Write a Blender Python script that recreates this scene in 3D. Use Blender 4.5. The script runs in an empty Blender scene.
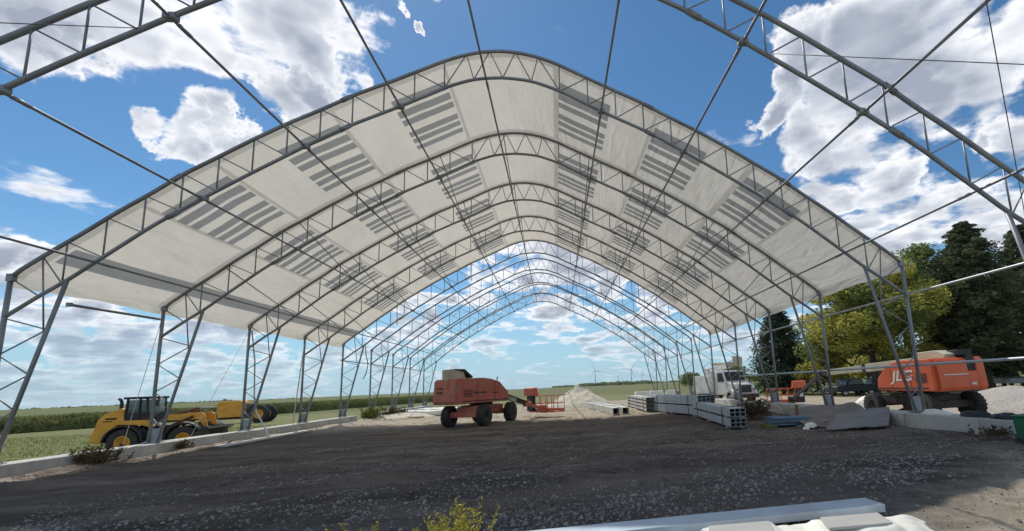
import bpy, bmesh, math, random
from mathutils import Vector, Matrix, noise as mnoise
random.seed(7)
R = math.radians
scene = bpy.context.scene
col = scene.collection
PI = math.pi

# ------------------------------------------------------------------ materials
def nodes_of(m):
    m.use_nodes = True
    nt = m.node_tree
    nt.nodes.clear()
    return nt, nt.nodes, nt.links

def mat(name, c, rough=.6, metal=0., var=.15, scale=3., bump=0., bscale=20., dirt=None, dirt_amt=.0, spec=.5, detail=6):
    m = bpy.data.materials.new(name)
    nt, N, L = nodes_of(m)
    out = N.new('ShaderNodeOutputMaterial'); b = N.new('ShaderNodeBsdfPrincipled')
    L.new(b.outputs[0], out.inputs[0])
    b.inputs['Roughness'].default_value = rough; b.inputs['Metallic'].default_value = metal
    b.inputs['Specular IOR Level'].default_value = spec
    tc = N.new('ShaderNodeTexCoord')
    nz = N.new('ShaderNodeTexNoise'); nz.inputs['Scale'].default_value = scale; nz.inputs['Detail'].default_value = detail
    L.new(tc.outputs['Object'], nz.inputs['Vector'])
    cr = N.new('ShaderNodeValToRGB')
    cr.color_ramp.elements[0].position = .3; cr.color_ramp.elements[1].position = .7
    lo = [max(0, x*(1-var)) for x in c]; hi = [min(1, x*(1+var)) for x in c]
    cr.color_ramp.elements[0].color = (*lo, 1); cr.color_ramp.elements[1].color = (*hi, 1)
    L.new(nz.outputs['Fac'], cr.inputs[0])
    last = cr.outputs[0]
    if dirt:
        n2 = N.new('ShaderNodeTexNoise'); n2.inputs['Scale'].default_value = scale*.6; n2.inputs['Detail'].default_value = 8; n2.inputs['Roughness'].default_value = .7
        L.new(tc.outputs['Object'], n2.inputs['Vector'])
        mr = N.new('ShaderNodeMapRange'); mr.inputs[1].default_value = .42; mr.inputs[2].default_value = .68; mr.inputs[4].default_value = dirt_amt
        L.new(n2.outputs['Fac'], mr.inputs[0])
        mx = N.new('ShaderNodeMix'); mx.data_type = 'RGBA'
        L.new(mr.outputs[0], mx.inputs[0]); L.new(last, mx.inputs[6]); mx.inputs[7].default_value = (*dirt, 1)
        last = mx.outputs[2]
    L.new(last, b.inputs['Base Color'])
    if bump:
        n3 = N.new('ShaderNodeTexNoise'); n3.inputs['Scale'].default_value = bscale; n3.inputs['Detail'].default_value = 6
        L.new(tc.outputs['Object'], n3.inputs['Vector'])
        bp = N.new('ShaderNodeBump'); bp.inputs['Strength'].default_value = bump; bp.inputs['Distance'].default_value = .05
        L.new(n3.outputs['Fac'], bp.inputs['Height']); L.new(bp.outputs[0], b.inputs['Normal'])
    return m

M = {}
M['steel'] = mat('galvanised steel', (.25, .268, .29), .5, .35, .25, 1.3, dirt=(.17, .17, .17), dirt_amt=.35)
M['steel_lite'] = mat('bright galvanised steel', (.50, .52, .53), .45, .35, .12, 2.)
M['concrete'] = mat('cast concrete', (.56, .55, .51), .9, 0, .16, 1.6, .35, 30, dirt=(.24, .20, .16), dirt_amt=.6)
M['orange'] = mat('faded orange paint', (.50, .12, .075), .6, 0, .18, 1.5, dirt=(.40, .24, .17), dirt_amt=.6)
M['orange2'] = mat('bright orange paint', (.62, .105, .03), .42, 0, .1, 1.5, dirt=(.4, .2, .12), dirt_amt=.3)
M['yellow'] = mat('yellow machine paint', (.78, .37, .03), .42, 0, .1, 2., dirt=(.34, .20, .08), dirt_amt=.45)
M['cream'] = mat('cream boom paint', (.48, .45, .33), .5, 0, .12, 1.5, dirt=(.27, .22, .15), dirt_amt=.45)
M['rubber'] = mat('tyre rubber', (.028, .028, .030), .85, 0, .25, 4., .3, 25, dirt=(.10, .085, .07), dirt_amt=.4)
M['black'] = mat('black plastic', (.02, .021, .025), .6, 0, .3, 4.)
M['darkmetal'] = mat('dark oily steel', (.05, .045, .042), .6, .3, .35, 4., .2, 12)
M['rust'] = mat('rusty steel', (.16, .075, .035), .8, .2, .4, 5., .3, 25)
M['white'] = mat('white vehicle paint', (.72, .71, .67), .4, 0, .07, 1.5, dirt=(.4, .36, .3), dirt_amt=.35)
M['whitesheet'] = mat('white coated steel', (.52, .60, .66), .45, .1, .10, 2., dirt=(.34, .36, .37), dirt_amt=.6)
M['bundle'] = mat('pale galvanised tube', (.42, .46, .50), .5, .25, .10, 2., dirt=(.28, .28, .28), dirt_amt=.35)
M['pale'] = mat('pale weathered steel', (.58, .57, .52), .6, .05, .12, 2., dirt=(.3, .27, .22), dirt_amt=.5)
M['vinyl'] = mat('white folded vinyl', (.80, .79, .70), .55, 0, .06, 3., .2, 12, dirt=(.55, .5, .4), dirt_amt=.35)
M['greyflat'] = mat('grey foam board', (.40, .39, .36), .8, 0, .08, 3., .15, 25)
M['blue'] = mat('blue panel paint', (.085, .17, .25), .5, .1, .15, 2., dirt=(.16, .17, .18), dirt_amt=.5)
M['tarp'] = mat('dusty grey tarpaulin', (.21, .185, .165), .85, 0, .2, 1.5, .4, 6, dirt=(.12, .10, .085), dirt_amt=.5)
M['green'] = mat('green bin plastic', (.012, .13, .055), .5, 0, .12, 3.)
M['wood'] = mat('grey lumber', (.42, .36, .27), .85, 0, .2, 3., .3, 20)
M['bark'] = mat('bark', (.075, .058, .045), .95, 0, .3, 3., .6, 12)
M['rock'] = mat('gravel stone', (.25, .243, .24), .95, 0, .4, .9, .3, 30)
M['sandpile'] = mat('crushed limestone', (.60, .54, .42), .95, 0, .10, 2.2, .6, 18)
M['gravelpile'] = mat('grey gravel', (.42, .38, .33), .95, 0, .3, 9., .9, 14)
M['rope'] = mat('webbing strap', (.55, .55, .52), .8, 0, .1)
M['cable'] = mat('steel cable', (.12, .12, .12), .5, .4, .1)
M['turbine'] = mat('turbine white', (.55, .57, .6), .5, 0, .03)
M['rope_black'] = mat('black rope', (.03, .03, .03), .8)

g = bpy.data.materials.new('tinted glass'); nt, N, L = nodes_of(g)
o = N.new('ShaderNodeOutputMaterial'); b = N.new('ShaderNodeBsdfPrincipled'); L.new(b.outputs[0], o.inputs[0])
b.inputs['Base Color'].default_value = (.10, .16, .16, 1); b.inputs['Roughness'].default_value = .05
b.inputs['Alpha'].default_value = .55; b.inputs['Specular IOR Level'].default_value = .8
M['glass'] = g

def leafmat(name, c, c2, tr=.35):
    m = bpy.data.materials.new(name); nt, N, L = nodes_of(m)
    out = N.new('ShaderNodeOutputMaterial'); d = N.new('ShaderNodeBsdfDiffuse'); t = N.new('ShaderNodeBsdfTranslucent')
    ms = N.new('ShaderNodeMixShader'); ms.inputs[0].default_value = tr
    ge = N.new('ShaderNodeNewGeometry'); cr = N.new('ShaderNodeValToRGB')
    tc = N.new('ShaderNodeTexCoord'); nz = N.new('ShaderNodeTexNoise'); nz.inputs['Scale'].default_value = .7; nz.inputs['Detail'].default_value = 4
    L.new(tc.outputs['Object'], nz.inputs['Vector'])
    ad = N.new('ShaderNodeMath'); ad.operation = 'MULTIPLY_ADD'; ad.inputs[1].default_value = .55
    L.new(ge.outputs['Random Per Island'], ad.inputs[0])
    m2 = N.new('ShaderNodeMath'); m2.operation = 'MULTIPLY_ADD'; m2.inputs[1].default_value = 1.5; m2.inputs[2].default_value = -.5
    L.new(nz.outputs['Fac'], m2.inputs[0]); L.new(m2.outputs[0], ad.inputs[2])
    cr.color_ramp.elements[0].color = (*c, 1); cr.color_ramp.elements[1].color = (*c2, 1)
    L.new(ad.outputs[0], cr.inputs[0])
    L.new(cr.outputs[0], d.inputs[0]); L.new(cr.outputs[0], t.inputs[0])
    L.new(d.outputs[0], ms.inputs[1]); L.new(t.outputs[0], ms.inputs[2]); L.new(ms.outputs[0], out.inputs[0])
    return m
M['leaf_yg'] = leafmat('yellow green leaves', (.19, .21, .055), (.72, .67, .17), .55)
M['leaf_g'] = leafmat('green leaves', (.085, .12, .05), (.31, .36, .13), .5)
M['needle'] = leafmat('conifer needles', (.034, .058, .038), (.12, .16, .095), .3)
M['needle2'] = leafmat('olive conifer needles', (.05, .07, .038), (.19, .21, .11), .35)
M['rock'] = leafmat('gravel stone', (.045, .042, .040), (.36, .335, .30), 0.)
for n_ in M['rock'].node_tree.nodes:
    if n_.type == 'MATH' and n_.operation == 'MULTIPLY_ADD' and abs(n_.inputs[1].default_value-.55) < .01: n_.inputs[1].default_value = .8
M['crop'] = leafmat('crop leaves', (.09, .11, .04), (.24, .25, .10), .4)
M['weedleaf'] = leafmat('weed leaves', (.26, .25, .04), (.60, .52, .13), .5)
M['dryweed'] = leafmat('dry weed stems', (.05, .038, .024), (.15, .11, .065), .15)
M['grassleaf'] = leafmat('grass blades', (.13, .18, .04), (.30, .34, .10))

# fabric
def fabric(name, c, tr, wr=.5):
    m = bpy.data.materials.new(name); nt, N, L = nodes_of(m)
    out = N.new('ShaderNodeOutputMaterial'); d = N.new('ShaderNodeBsdfDiffuse'); t = N.new('ShaderNodeBsdfTranslucent')
    ms = N.new('ShaderNodeMixShader'); ms.inputs[0].default_value = tr
    tc = N.new('ShaderNodeTexCoord')
    nz = N.new('ShaderNodeTexNoise'); nz.inputs['Scale'].default_value = .9; nz.inputs['Detail'].default_value = 5
    mp = N.new('ShaderNodeMapping'); mp.inputs['Scale'].default_value = (1., .35, 1.)
    L.new(tc.outputs['Object'], mp.inputs[0]); L.new(mp.outputs[0], nz.inputs['Vector'])
    cr = N.new('ShaderNodeValToRGB'); cr.color_ramp.elements[0].position = .3; cr.color_ramp.elements[1].position = .7
    cr.color_ramp.elements[0].color = (c[0]*.9, c[1]*.9, c[2]*.88, 1); cr.color_ramp.elements[1].color = (*c, 1)
    L.new(nz.outputs['Fac'], cr.inputs[0])
    L.new(cr.outputs[0], d.inputs[0]); L.new(cr.outputs[0], t.inputs[0])
    n2 = N.new('ShaderNodeTexNoise'); n2.inputs['Scale'].default_value = 1.6; n2.inputs['Detail'].default_value = 5; n2.inputs['Distortion'].default_value = .8
    mp2 = N.new('ShaderNodeMapping'); mp2.inputs['Scale'].default_value = (1.3, .3, 1.3)
    L.new(tc.outputs['Object'], mp2.inputs[0]); L.new(mp2.outputs[0], n2.inputs['Vector'])
    bp = N.new('ShaderNodeBump'); bp.inputs['Strength'].default_value = wr; bp.inputs['Distance'].default_value = .25
    L.new(n2.outputs['Fac'], bp.inputs['Height']); L.new(bp.outputs[0], d.inputs['Normal']); L.new(bp.outputs[0], t.inputs['Normal'])
    L.new(d.outputs[0], ms.inputs[1]); L.new(t.outputs[0], ms.inputs[2]); L.new(ms.outputs[0], out.inputs[0])
    return m
M['fabric'] = fabric('cream roof fabric', (.82, .765, .675), .46)
M['fabric_shade'] = fabric('shaded roof fabric', (.68, .635, .56), .38)  # darker copy of the roof fabric, paints soft shadow lines
M['fabric_grey'] = fabric('grey stripe fabric', (.37, .37, .36), .38)

# ------------------------------------------------------------------ mesh builder
class MB:
    def __init__(s): s.v = []; s.f = []; s.mi = []; s.cur = 0; s.sm = []
    def add(s, vs, fs, smooth=False):
        o = len(s.v); s.v += [tuple(v) for v in vs]
        for f in fs: s.f.append(tuple(o+i for i in f)); s.mi.append(s.cur); s.sm.append(smooth)
        return s
    def box(s, c, sz, rot=None, taper=1.):
        x, y, z = sz[0]/2, sz[1]/2, sz[2]/2
        vs = [Vector((a*x*(taper if k > 0 else 1), b_*y*(taper if k > 0 else 1), k*z)) for k in (-1, 1) for a, b_ in ((-1, -1), (1, -1), (1, 1), (-1, 1))]
        if rot: vs = [rot @ v for v in vs]
        c = Vector(c); vs = [v+c for v in vs]
        return s.add(vs, [(3, 2, 1, 0), (4, 5, 6, 7), (0, 1, 5, 4), (1, 2, 6, 5), (2, 3, 7, 6), (3, 0, 4, 7)])
    def bar(s, p, q, w, h=None, up=(0, 0, 1)):
        p = Vector(p); q = Vector(q); h = h or w; d = (q-p)
        if d.length < 1e-6: return s
        dn = d.normalized(); up = Vector(up)
        if abs(dn.dot(up)) > .98: up = Vector((0, 1, 0))
        sx = dn.cross(up).normalized(); sz = sx.cross(dn)
        vs = []
        for e in (p, q):
            for a, b_ in ((-1, -1), (1, -1), (1, 1), (-1, 1)): vs.append(e+sx*a*w/2+sz*b_*h/2)
        return s.add(vs, [(3, 2, 1, 0), (4, 5, 6, 7), (0, 1, 5, 4), (1, 2, 6, 5), (2, 3, 7, 6), (3, 0, 4, 7)])
    def path(s, pts, r, n=8, cap=True):
        pts = [Vector(p) for p in pts]; rs = r if isinstance(r, (list, tuple)) else [r]*len(pts)
        vs = []; ref = None
        for i, p in enumerate(pts):
            a = pts[max(0, i-1)]; b_ = pts[min(len(pts)-1, i+1)]; t = (b_-a).normalized()
            if ref is None:
                ref = Vector((0, 1, 0)) if abs(t.y) < .9 else Vector((1, 0, 0))
            u = (ref - t*ref.dot(t)).normalized(); ref = u; w = t.cross(u)
            for k in range(n):
                an = 2*PI*k/n; vs.append(p+(u*math.cos(an)+w*math.sin(an))*rs[i])
        fs = [(i*n+k, i*n+(k+1) % n, (i+1)*n+(k+1) % n, (i+1)*n+k) for i in range(len(pts)-1) for k in range(n)]
        s.add(vs, fs, True)
        if cap:
            o = len(s.v)-len(vs)
            s.f.append(tuple(o+k for k in reversed(range(n)))); s.mi.append(s.cur); s.sm.append(False)
            s.f.append(tuple(o+(len(pts)-1)*n+k for k in range(n))); s.mi.append(s.cur); s.sm.append(False)
        return s
    def tube(s, p, q, r, n=8): return s.path([p, q], r, n)
    def lathe(s, prof, c, axis='z', n=24, cap=True):
        # prof: (radius, height along the axis)
        vs = []
        for (r, h) in prof:
            for k in range(n):
                a = 2*PI*k/n; x, y = r*math.cos(a), r*math.sin(a)
                v = {'z': (x, y, h), 'x': (h, x, y), 'y': (x, h, y)}[axis]
                vs.append(Vector(v)+Vector(c))
        m = len(prof)
        fs = [(i*n+k, i*n+(k+1) % n, (i+1)*n+(k+1) % n, (i+1)*n+k) for i in range(m-1) for k in range(n)]
        s.add(vs, fs, True)
        o = len(s.v)-len(vs)
        for i, rev in ((0, True), (m-1, False)):
            if prof[i][0] > 1e-4 and cap:
                idx = [o+i*n+k for k in range(n)]
                s.f.append(tuple(reversed(idx)) if rev else tuple(idx)); s.mi.append(s.cur); s.sm.append(False)
        return s
    def prism(s, poly, a, b_, axis='x'):
        # poly in the plane across the axis; from a to b_ along it
        n = len(poly); vs = []
        for h in (a, b_):
            for (p, q) in poly:
                vs.append({'x': (h, p, q), 'y': (p, h, q), 'z': (p, q, h)}[axis])
        return s.add(vs, [tuple(reversed(range(n))), tuple(range(n, 2*n))]+[(k, (k+1) % n, n+(k+1) % n, n+k) for k in range(n)])
    def build(s, name, m, parent=None, bevel=0, loc=None, rz=None):
        me = bpy.data.meshes.new(name); me.from_pydata(s.v, [], s.f); me.validate()
        ms = m if isinstance(m, (list, tuple)) else [m]
        for k in ms: me.materials.append(k)
        if len(me.polygons) == len(s.f):
            me.polygons.foreach_set('material_index', s.mi)
            me.polygons.foreach_set('use_smooth', s.sm)
        bm = bmesh.new(); bm.from_mesh(me)
        if len(bm.faces) < 60000: bmesh.ops.recalc_face_normals(bm, faces=bm.faces)
        bm.to_mesh(me); bm.free()
        ob = bpy.data.objects.new(name, me); col.objects.link(ob)
        if parent: ob.parent = parent
        if loc: ob.location = loc
        if rz is not None: ob.rotation_euler.z = rz
        if bevel:
            md = ob.modifiers.new('bevel', 'BEVEL'); md.width = bevel; md.segments = 2; md.limit_method = 'ANGLE'
        return ob

def tag(o, label=None, cat=None, group=None, kind=None):
    if label: o['label'] = label
    if cat: o['category'] = cat
    if group: o['group'] = group
    if kind: o['kind'] = kind
    return o
def empty(name, loc=(0, 0, 0), rz=0, label=None, cat=None, group=None):
    o = bpy.data.objects.new(name, None); col.objects.link(o); o.location = loc; o.rotation_euler = (0, 0, rz)
    o.empty_display_size = .3
    return tag(o, label, cat, group)
def copy_tree(o, parent=None):
    c = o.copy(); col.objects.link(c)
    if parent: c.parent = parent
    for ch in list(o.children): copy_tree(ch, c)
    return c
def fbm(x, y, z=0, o=4, sc=1.):
    return mnoise.fractal(Vector((x*sc, y*sc, z)), 1.0, 2.0, o)

EXPO = 0.0
CLOUD = 11.0
SKYSAT = 1.15
SKYVAL = .97

# ------------------------------------------------------------------ camera
cam = bpy.data.cameras.new('camera'); co = bpy.data.objects.new('camera', cam); col.objects.link(co)
rt = Vector((0.99283031, -0.11060731, -0.04532102)); up = Vector((0.02729701, -0.15933506, 0.98684711)); fw = Vector((0.11637373, 0.98100885, 0.15517343))
mw = Matrix(((rt.x, up.x, -fw.x, 0), (rt.y, up.y, -fw.y, 0), (rt.z, up.z, -fw.z, 1.9), (0, 0, 0, 1)))
co.matrix_world = mw
cam.sensor_width = 36; cam.sensor_fit = 'HORIZONTAL'; cam.lens = 460/1024*36
cam.shift_x = -(608.565-512)/1024; cam.shift_y = (312.976-265.5)/1024
cam.clip_start = .05; cam.clip_end = 12000
scene.camera = co
scene.view_settings.view_transform = 'Standard'; scene.view_settings.look = 'None'
scene.view_settings.exposure = EXPO; scene.view_settings.gamma = 1

# ------------------------------------------------------------------ sun and sky
sd = Vector((-.30, .675, 1)).normalized()      # towards the sun
el = math.asin(sd.z); az = math.atan2(sd.x, sd.y)
sun = bpy.data.lights.new('sun', 'SUN'); sun.energy = 3.6; sun.angle = R(.53); sun.color = (1, .95, .87)
so = bpy.data.objects.new('sun', sun); col.objects.link(so)
so.rotation_euler = (-sd).to_track_quat('-Z', 'Y').to_euler(); so.location = (0, 0, 60)
w = bpy.data.worlds.new('World'); scene.world = w; w.use_nodes = True
nt = w.node_tree; N = nt.nodes; L = nt.links; N.clear()
out = N.new('ShaderNodeOutputWorld'); bg = N.new('ShaderNodeBackground'); L.new(bg.outputs[0], out.inputs[0])
bg.inputs[1].default_value = .1
sky = N.new('ShaderNodeTexSky'); sky.sky_type = 'NISHITA'; sky.sun_disc = False; sky.sun_elevation = el; sky.sun_rotation = az
sky.air_density = .95; sky.dust_density = .15; sky.ozone_density = 2.5; sky.altitude = 200
tc = N.new('ShaderNodeTexCoord')
def math_(op, a=None, b=None, c=None, clamp=False):
    n = N.new('ShaderNodeMath'); n.operation = op; n.use_clamp = clamp
    for i, v in enumerate((a, b, c)):
        if v is None: continue
        if isinstance(v, (int, float)): n.inputs[i].default_value = v
        else: L.new(v, n.inputs[i])
    return n.outputs[0]
def vmath(op, a, b=None):
    n = N.new('ShaderNodeVectorMath'); n.operation = op
    for i, v in enumerate((a, b)):
        if v is None: continue
        if isinstance(v, (tuple, list)): n.inputs[i].default_value = v
        else: L.new(v, n.inputs[i])
    return n
D = vmath('NORMALIZE', tc.outputs['Generated']).outputs[0]
sp = N.new('ShaderNodeSeparateXYZ'); L.new(D, sp.inputs[0]); Z = sp.outputs[2]
# clouds thicken around these directions (x, y, z, angular radius)
BLOBS = [(-0.6343, 0.5875, 0.5024, 0.0613), (-0.5813, 0.6139, 0.5341, 0.0666), (-0.5265, 0.6548, 0.5423, 0.0674), (-0.4624, 0.6766, 0.5731, 0.0786), (-0.389, 0.6962, 0.6032, 0.0835), (-0.3606, 0.7353, 0.5738, 0.0447), (-0.6329, 0.6139, 0.4719, 0.0214), (-0.5869, 0.6944, 0.4164, 0.0224), (-0.5542, 0.717, 0.4228, 0.0342), (-0.5156, 0.7353, 0.4399, 0.0276), (-0.437, 0.757, 0.4858, 0.0356), (-0.3916, 0.7678, 0.5072, 0.0307), (-0.5064, 0.7533, 0.4196, 0.0228), (-0.2448, 0.7171, 0.6526, 0.0151), (-0.1654, 0.727, 0.6664, 0.025), (-0.2218, 0.7463, 0.6276, 0.0095), (0.4121, 0.7608, 0.5014, 0.032), (0.4406, 0.7252, 0.5292, 0.0374), (0.4509, 0.6817, 0.5761, 0.0481), (0.5111, 0.7518, 0.4166, 0.0524), (0.5326, 0.6957, 0.482, 0.0813), (0.5546, 0.6372, 0.5351, 0.09), (0.616, 0.5831, 0.5296, 0.0827), (0.6195, 0.6436, 0.4495, 0.075), (0.6757, 0.5776, 0.458, 0.0676), (0.5784, 0.729, 0.3661, 0.0589), (0.6794, 0.5319, 0.5055, 0.063), (0.6945, 0.6107, 0.3805, 0.0197), (0.7414, 0.5701, 0.3539, 0.0522), (0.5295, 0.7849, 0.3218, 0.0505), (0.5982, 0.7415, 0.304, 0.0593), (0.6548, 0.7117, 0.2545, 0.0642), (0.7091, 0.6584, 0.2523, 0.0561), (0.745, 0.6284, 0.2239, 0.0489), (0.623, 0.7025, 0.3439, 0.029), (0.6029, 0.7598, 0.2432, 0.0688), (-0.1112, 0.9574, 0.2663, 0.0579), (-0.0273, 0.9563, 0.2911, 0.0632), (0.0465, 0.963, 0.2655, 0.0686), (0.1255, 0.9653, 0.2292, 0.0519), (0.2159, 0.962, 0.1668, 0.0345), (-0.0609, 0.9713, 0.2298, 0.038), (-0.2229, 0.9611, 0.1634, 0.0278), (-0.2605, 0.9557, 0.1369, 0.035), (-0.0145, 0.9887, 0.1491, 0.0472), (0.0439, 0.9861, 0.1601, 0.0303), (0.0957, 0.9916, 0.0871, 0.0433), (0.1561, 0.9836, 0.0907, 0.0346), (0.2236, 0.9713, 0.0807, 0.0343), (-0.1267, 0.988, 0.0883, 0.0186), (-0.7058, 0.6754, 0.2137, 0.028), (-0.6823, 0.702, 0.2042, 0.0229), (-0.6613, 0.7338, 0.1558, 0.0242), (-0.7041, 0.6942, 0.1493, 0.0285), (-0.6798, 0.7249, 0.1115, 0.0396), (-0.6275, 0.7701, 0.1154, 0.0388), (-0.5827, 0.8072, 0.0943, 0.0419), (-0.5305, 0.839, 0.1209, 0.0362), (-0.6433, 0.7631, 0.0627, 0.0375), (-0.6853, 0.7274, 0.035, 0.0319), (-0.5722, 0.8188, 0.0464, 0.0339), (-0.4954, 0.8658, 0.0704, 0.0409), (-0.4156, 0.9053, 0.0881, 0.0378), (-0.3386, 0.9359, 0.0974, 0.0368), (-0.3041, 0.9398, 0.1561, 0.034), (-0.7102, 0.7027, 0.0425, 0.0323), (-0.738, 0.6664, 0.1061, 0.0403), (-0.3918, 0.902, 0.1813, 0.0282), (-0.3051, 0.9513, 0.0444, 0.0375), (-0.2153, 0.9757, 0.0415, 0.0277), (-0.4561, 0.8895, 0.0256, 0.0327), (0.3081, 0.9378, 0.1601, 0.0464), (0.3834, 0.918, 0.1016, 0.0328), (0.4896, 0.855, 0.1712, 0.0578), (0.4218, 0.8887, 0.1798, 0.0402), (0.4374, 0.8941, 0.0969, 0.0398)]
wn = N.new('ShaderNodeTexNoise'); wn.inputs['Scale'].default_value = 7.; wn.inputs['Detail'].default_value = 7; wn.inputs['Roughness'].default_value = .6
L.new(D, wn.inputs['Vector'])
wv = vmath('MULTIPLY', vmath('SUBTRACT', wn.outputs['Color'], (.5, .5, .5)).outputs[0], (.26, .26, .20)).outputs[0]
DW = vmath('NORMALIZE', vmath('ADD', D, wv).outputs[0]).outputs[0]
cur = None
for (x, y, z, r) in BLOBS:
    cr_ = math.cos(r*1.25)
    d = vmath('DOT_PRODUCT', DW, (x, y, z)).outputs['Value']
    v = math_('MULTIPLY_ADD', d, 1/(1-cr_), -cr_/(1-cr_))
    cur = v if cur is None else math_('MAXIMUM', cur, v)
cur = math_('MAXIMUM', cur, -.6)
def cloudnoise(off, scale, detail, rough, seed):
    dd = vmath('ADD', D, off).outputs[0]
    s2 = N.new('ShaderNodeSeparateXYZ'); L.new(dd, s2.inputs[0])
    h = math_('ADD', math_('MAXIMUM', s2.outputs[2], 0.), .13)
    px = math_('DIVIDE', s2.outputs[0], h); py = math_('DIVIDE', s2.outputs[1], h)
    cb = N.new('ShaderNodeCombineXYZ'); L.new(px, cb.inputs[0]); L.new(py, cb.inputs[1]); L.new(math_('MULTIPLY', s2.outputs[2], 3.), cb.inputs[2])
    n = N.new('ShaderNodeTexNoise'); n.noise_dimensions = '3D'; n.inputs['Scale'].default_value = scale; n.inputs['Detail'].default_value = detail
    n.inputs['Roughness'].default_value = rough
    v = vmath('ADD', cb.outputs[0], (seed, seed*.7, 0)).outputs[0]
    L.new(v, n.inputs['Vector'])
    return n.outputs['Fac']
n1 = cloudnoise((0, 0, 0), 3.0, 12, .56, 3.1)
n1b = cloudnoise((sd.x*.03, sd.y*.01, .035), 3.0, 3.5, .5, 3.1)
# wide low cumulus cover all around the horizon, fading out higher up
low = math_('SUBTRACT', .24, math_('MULTIPLY', math_('ABSOLUTE', math_('SUBTRACT', Z, .13)), 4.0))
low = math_('MAXIMUM', low, -.6)
behind = math_('MULTIPLY_ADD', sp.outputs[1], -2., -.3)   # the half of the sky behind the camera is partly cloudy
cov = math_('MAXIMUM', math_('MAXIMUM', cur, low), math_('MINIMUM', behind, .25))
dens = math_('ADD', math_('MULTIPLY', cov, .55), math_('MULTIPLY', math_('SUBTRACT', n1, .5), 2.5))
densb = math_('ADD', math_('MULTIPLY', cov, .55), math_('MULTIPLY', math_('SUBTRACT', n1b, .5), 2.5))
mr = N.new('ShaderNodeMapRange'); mr.interpolation_type = 'SMOOTHSTEP'; mr.inputs[1].default_value = .0; mr.inputs[2].default_value = .34
L.new(dens, mr.inputs[0]); mask = mr.outputs[0]
# sunlit edges, grey thick middles and undersides
n1c = cloudnoise((0, 0, 0), 3.0, 3.0, .5, 3.1)
densc = math_('ADD', math_('MULTIPLY', cov, .55), math_('MULTIPLY', math_('SUBTRACT', n1c, .5), 2.5))
thick = math_('MULTIPLY_ADD', densc, 1.7, -.40, True)
under = math_('MULTIPLY_ADD', math_('SUBTRACT', densb, densc), 1.3, .0, True)
shade = math_('MULTIPLY', math_('ADD', thick, under, clamp=True), 1.0)
fine = cloudnoise((0, 0, 0), 5., 5, .5, 11.)
shade = math_('MULTIPLY', shade, math_('MULTIPLY_ADD', fine, 1.0, .5), clamp=True)
crp = N.new('ShaderNodeValToRGB'); L.new(shade, crp.inputs[0])
e = crp.color_ramp.elements; e[0].position = 0; e[0].color = (1, 1, 1, 1); e[1].position = 1; e[1].color = (.34, .38, .46, 1)
e2 = e.new(.45); e2.color = (.62, .66, .72, 1)
cm = N.new('ShaderNodeMix'); cm.data_type = 'RGBA'; cm.blend_type = 'MULTIPLY'; cm.inputs[0].default_value = 1
L.new(crp.outputs[0], cm.inputs[6]); cm.inputs[7].default_value = (CLOUD, CLOUD*1., CLOUD*1.02, 1)
# far clouds fade into the pale horizon
hz = N.new('ShaderNodeMapRange'); hz.inputs[1].default_value = 0.0; hz.inputs[2].default_value = .16; hz.inputs[3].default_value = .25; hz.inputs[4].default_value = 1.
L.new(Z, hz.inputs[0])
m3 = math_('MULTIPLY', mask, hz.outputs[0])
mix = N.new('ShaderNodeMix'); mix.data_type = 'RGBA'; L.new(m3, mix.inputs[0])
hs = N.new('ShaderNodeHueSaturation'); hs.inputs['Saturation'].default_value = SKYSAT; hs.inputs['Value'].default_value = SKYVAL
L.new(sky.outputs[0], hs.inputs['Color'])
hb = N.new('ShaderNodeMapRange'); hb.inputs[1].default_value = -.05; hb.inputs[2].default_value = .30; hb.inputs[3].default_value = .92; hb.inputs[4].default_value = 0.; hb.interpolation_type = 'SMOOTHSTEP'
L.new(Z, hb.inputs[0])
hm = N.new('ShaderNodeMix'); hm.data_type = 'RGBA'; L.new(hb.outputs[0], hm.inputs[0]); tint = N.new('ShaderNodeMix'); tint.data_type = 'RGBA'; tint.blend_type = 'MULTIPLY'; tint.inputs[0].default_value = 1
L.new(hs.outputs[0], tint.inputs[6]); tint.inputs[7].default_value = (.90, 1.10, 1.10, 1)
L.new(tint.outputs[2], hm.inputs[6]); hm.inputs[7].default_value = (3.7, 5.9, 7.6, 1)
L.new(hm.outputs[2], mix.inputs[6]); L.new(cm.outputs[2], mix.inputs[7])
L.new(mix.outputs[2], bg.inputs[0])

# ------------------------------------------------------------------ the fabric building
XC = -1.6; S = 5.39; Y1 = 15.1; H0 = .5      # axis, truss spacing, first covered truss, top of the walls
def prof(tab, x):
    x = abs(x)
    for (a, za), (b_, zb) in zip(tab, tab[1:]):
        if x <= b_: return za+(zb-za)*(x-a)/(b_-a)
    return tab[-1][1]
OUT = [(0, 13.89), (.55, 13.85), (1.2, 13.72), (1.9, 13.47), (2.9, 12.98), (3.9, 12.50), (4.95, 12.02), (5.95, 11.46), (7.0, 10.92), (8.0, 10.34), (9.0, 9.71), (9.98, 9.11), (10.75, 8.52), (11.7, 7.86), (12.6, 7.16), (13.45, 6.55), (14.0, 6.12), (14.2, 5.98), (14.30, 5.83)]
INN = [(0, 12.84), (.6, 12.80), (1.1, 12.72), (1.9, 12.43), (3.45, 11.64), (4.98, 10.93), (6.4, 10.13), (8.1, 9.10), (9.3, 8.34), (10.68, 7.42), (12.1, 6.30), (12.82, 5.72), (13.42, 5.32), (14.30, 4.66)]
def sm(tab, n=60):
    xs = [tab[-1][0]*i/n for i in range(n+1)]
    return [(x, (prof(tab, x-.15 if x > .15 else 0)+prof(tab, min(tab[-1][0], x+.15)))/2 if x < tab[-1][0]-.2 else prof(tab, x)) for x in xs]
def oz(x): return prof(OUT, x)
def iz(x): return prof(INN, x)

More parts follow.
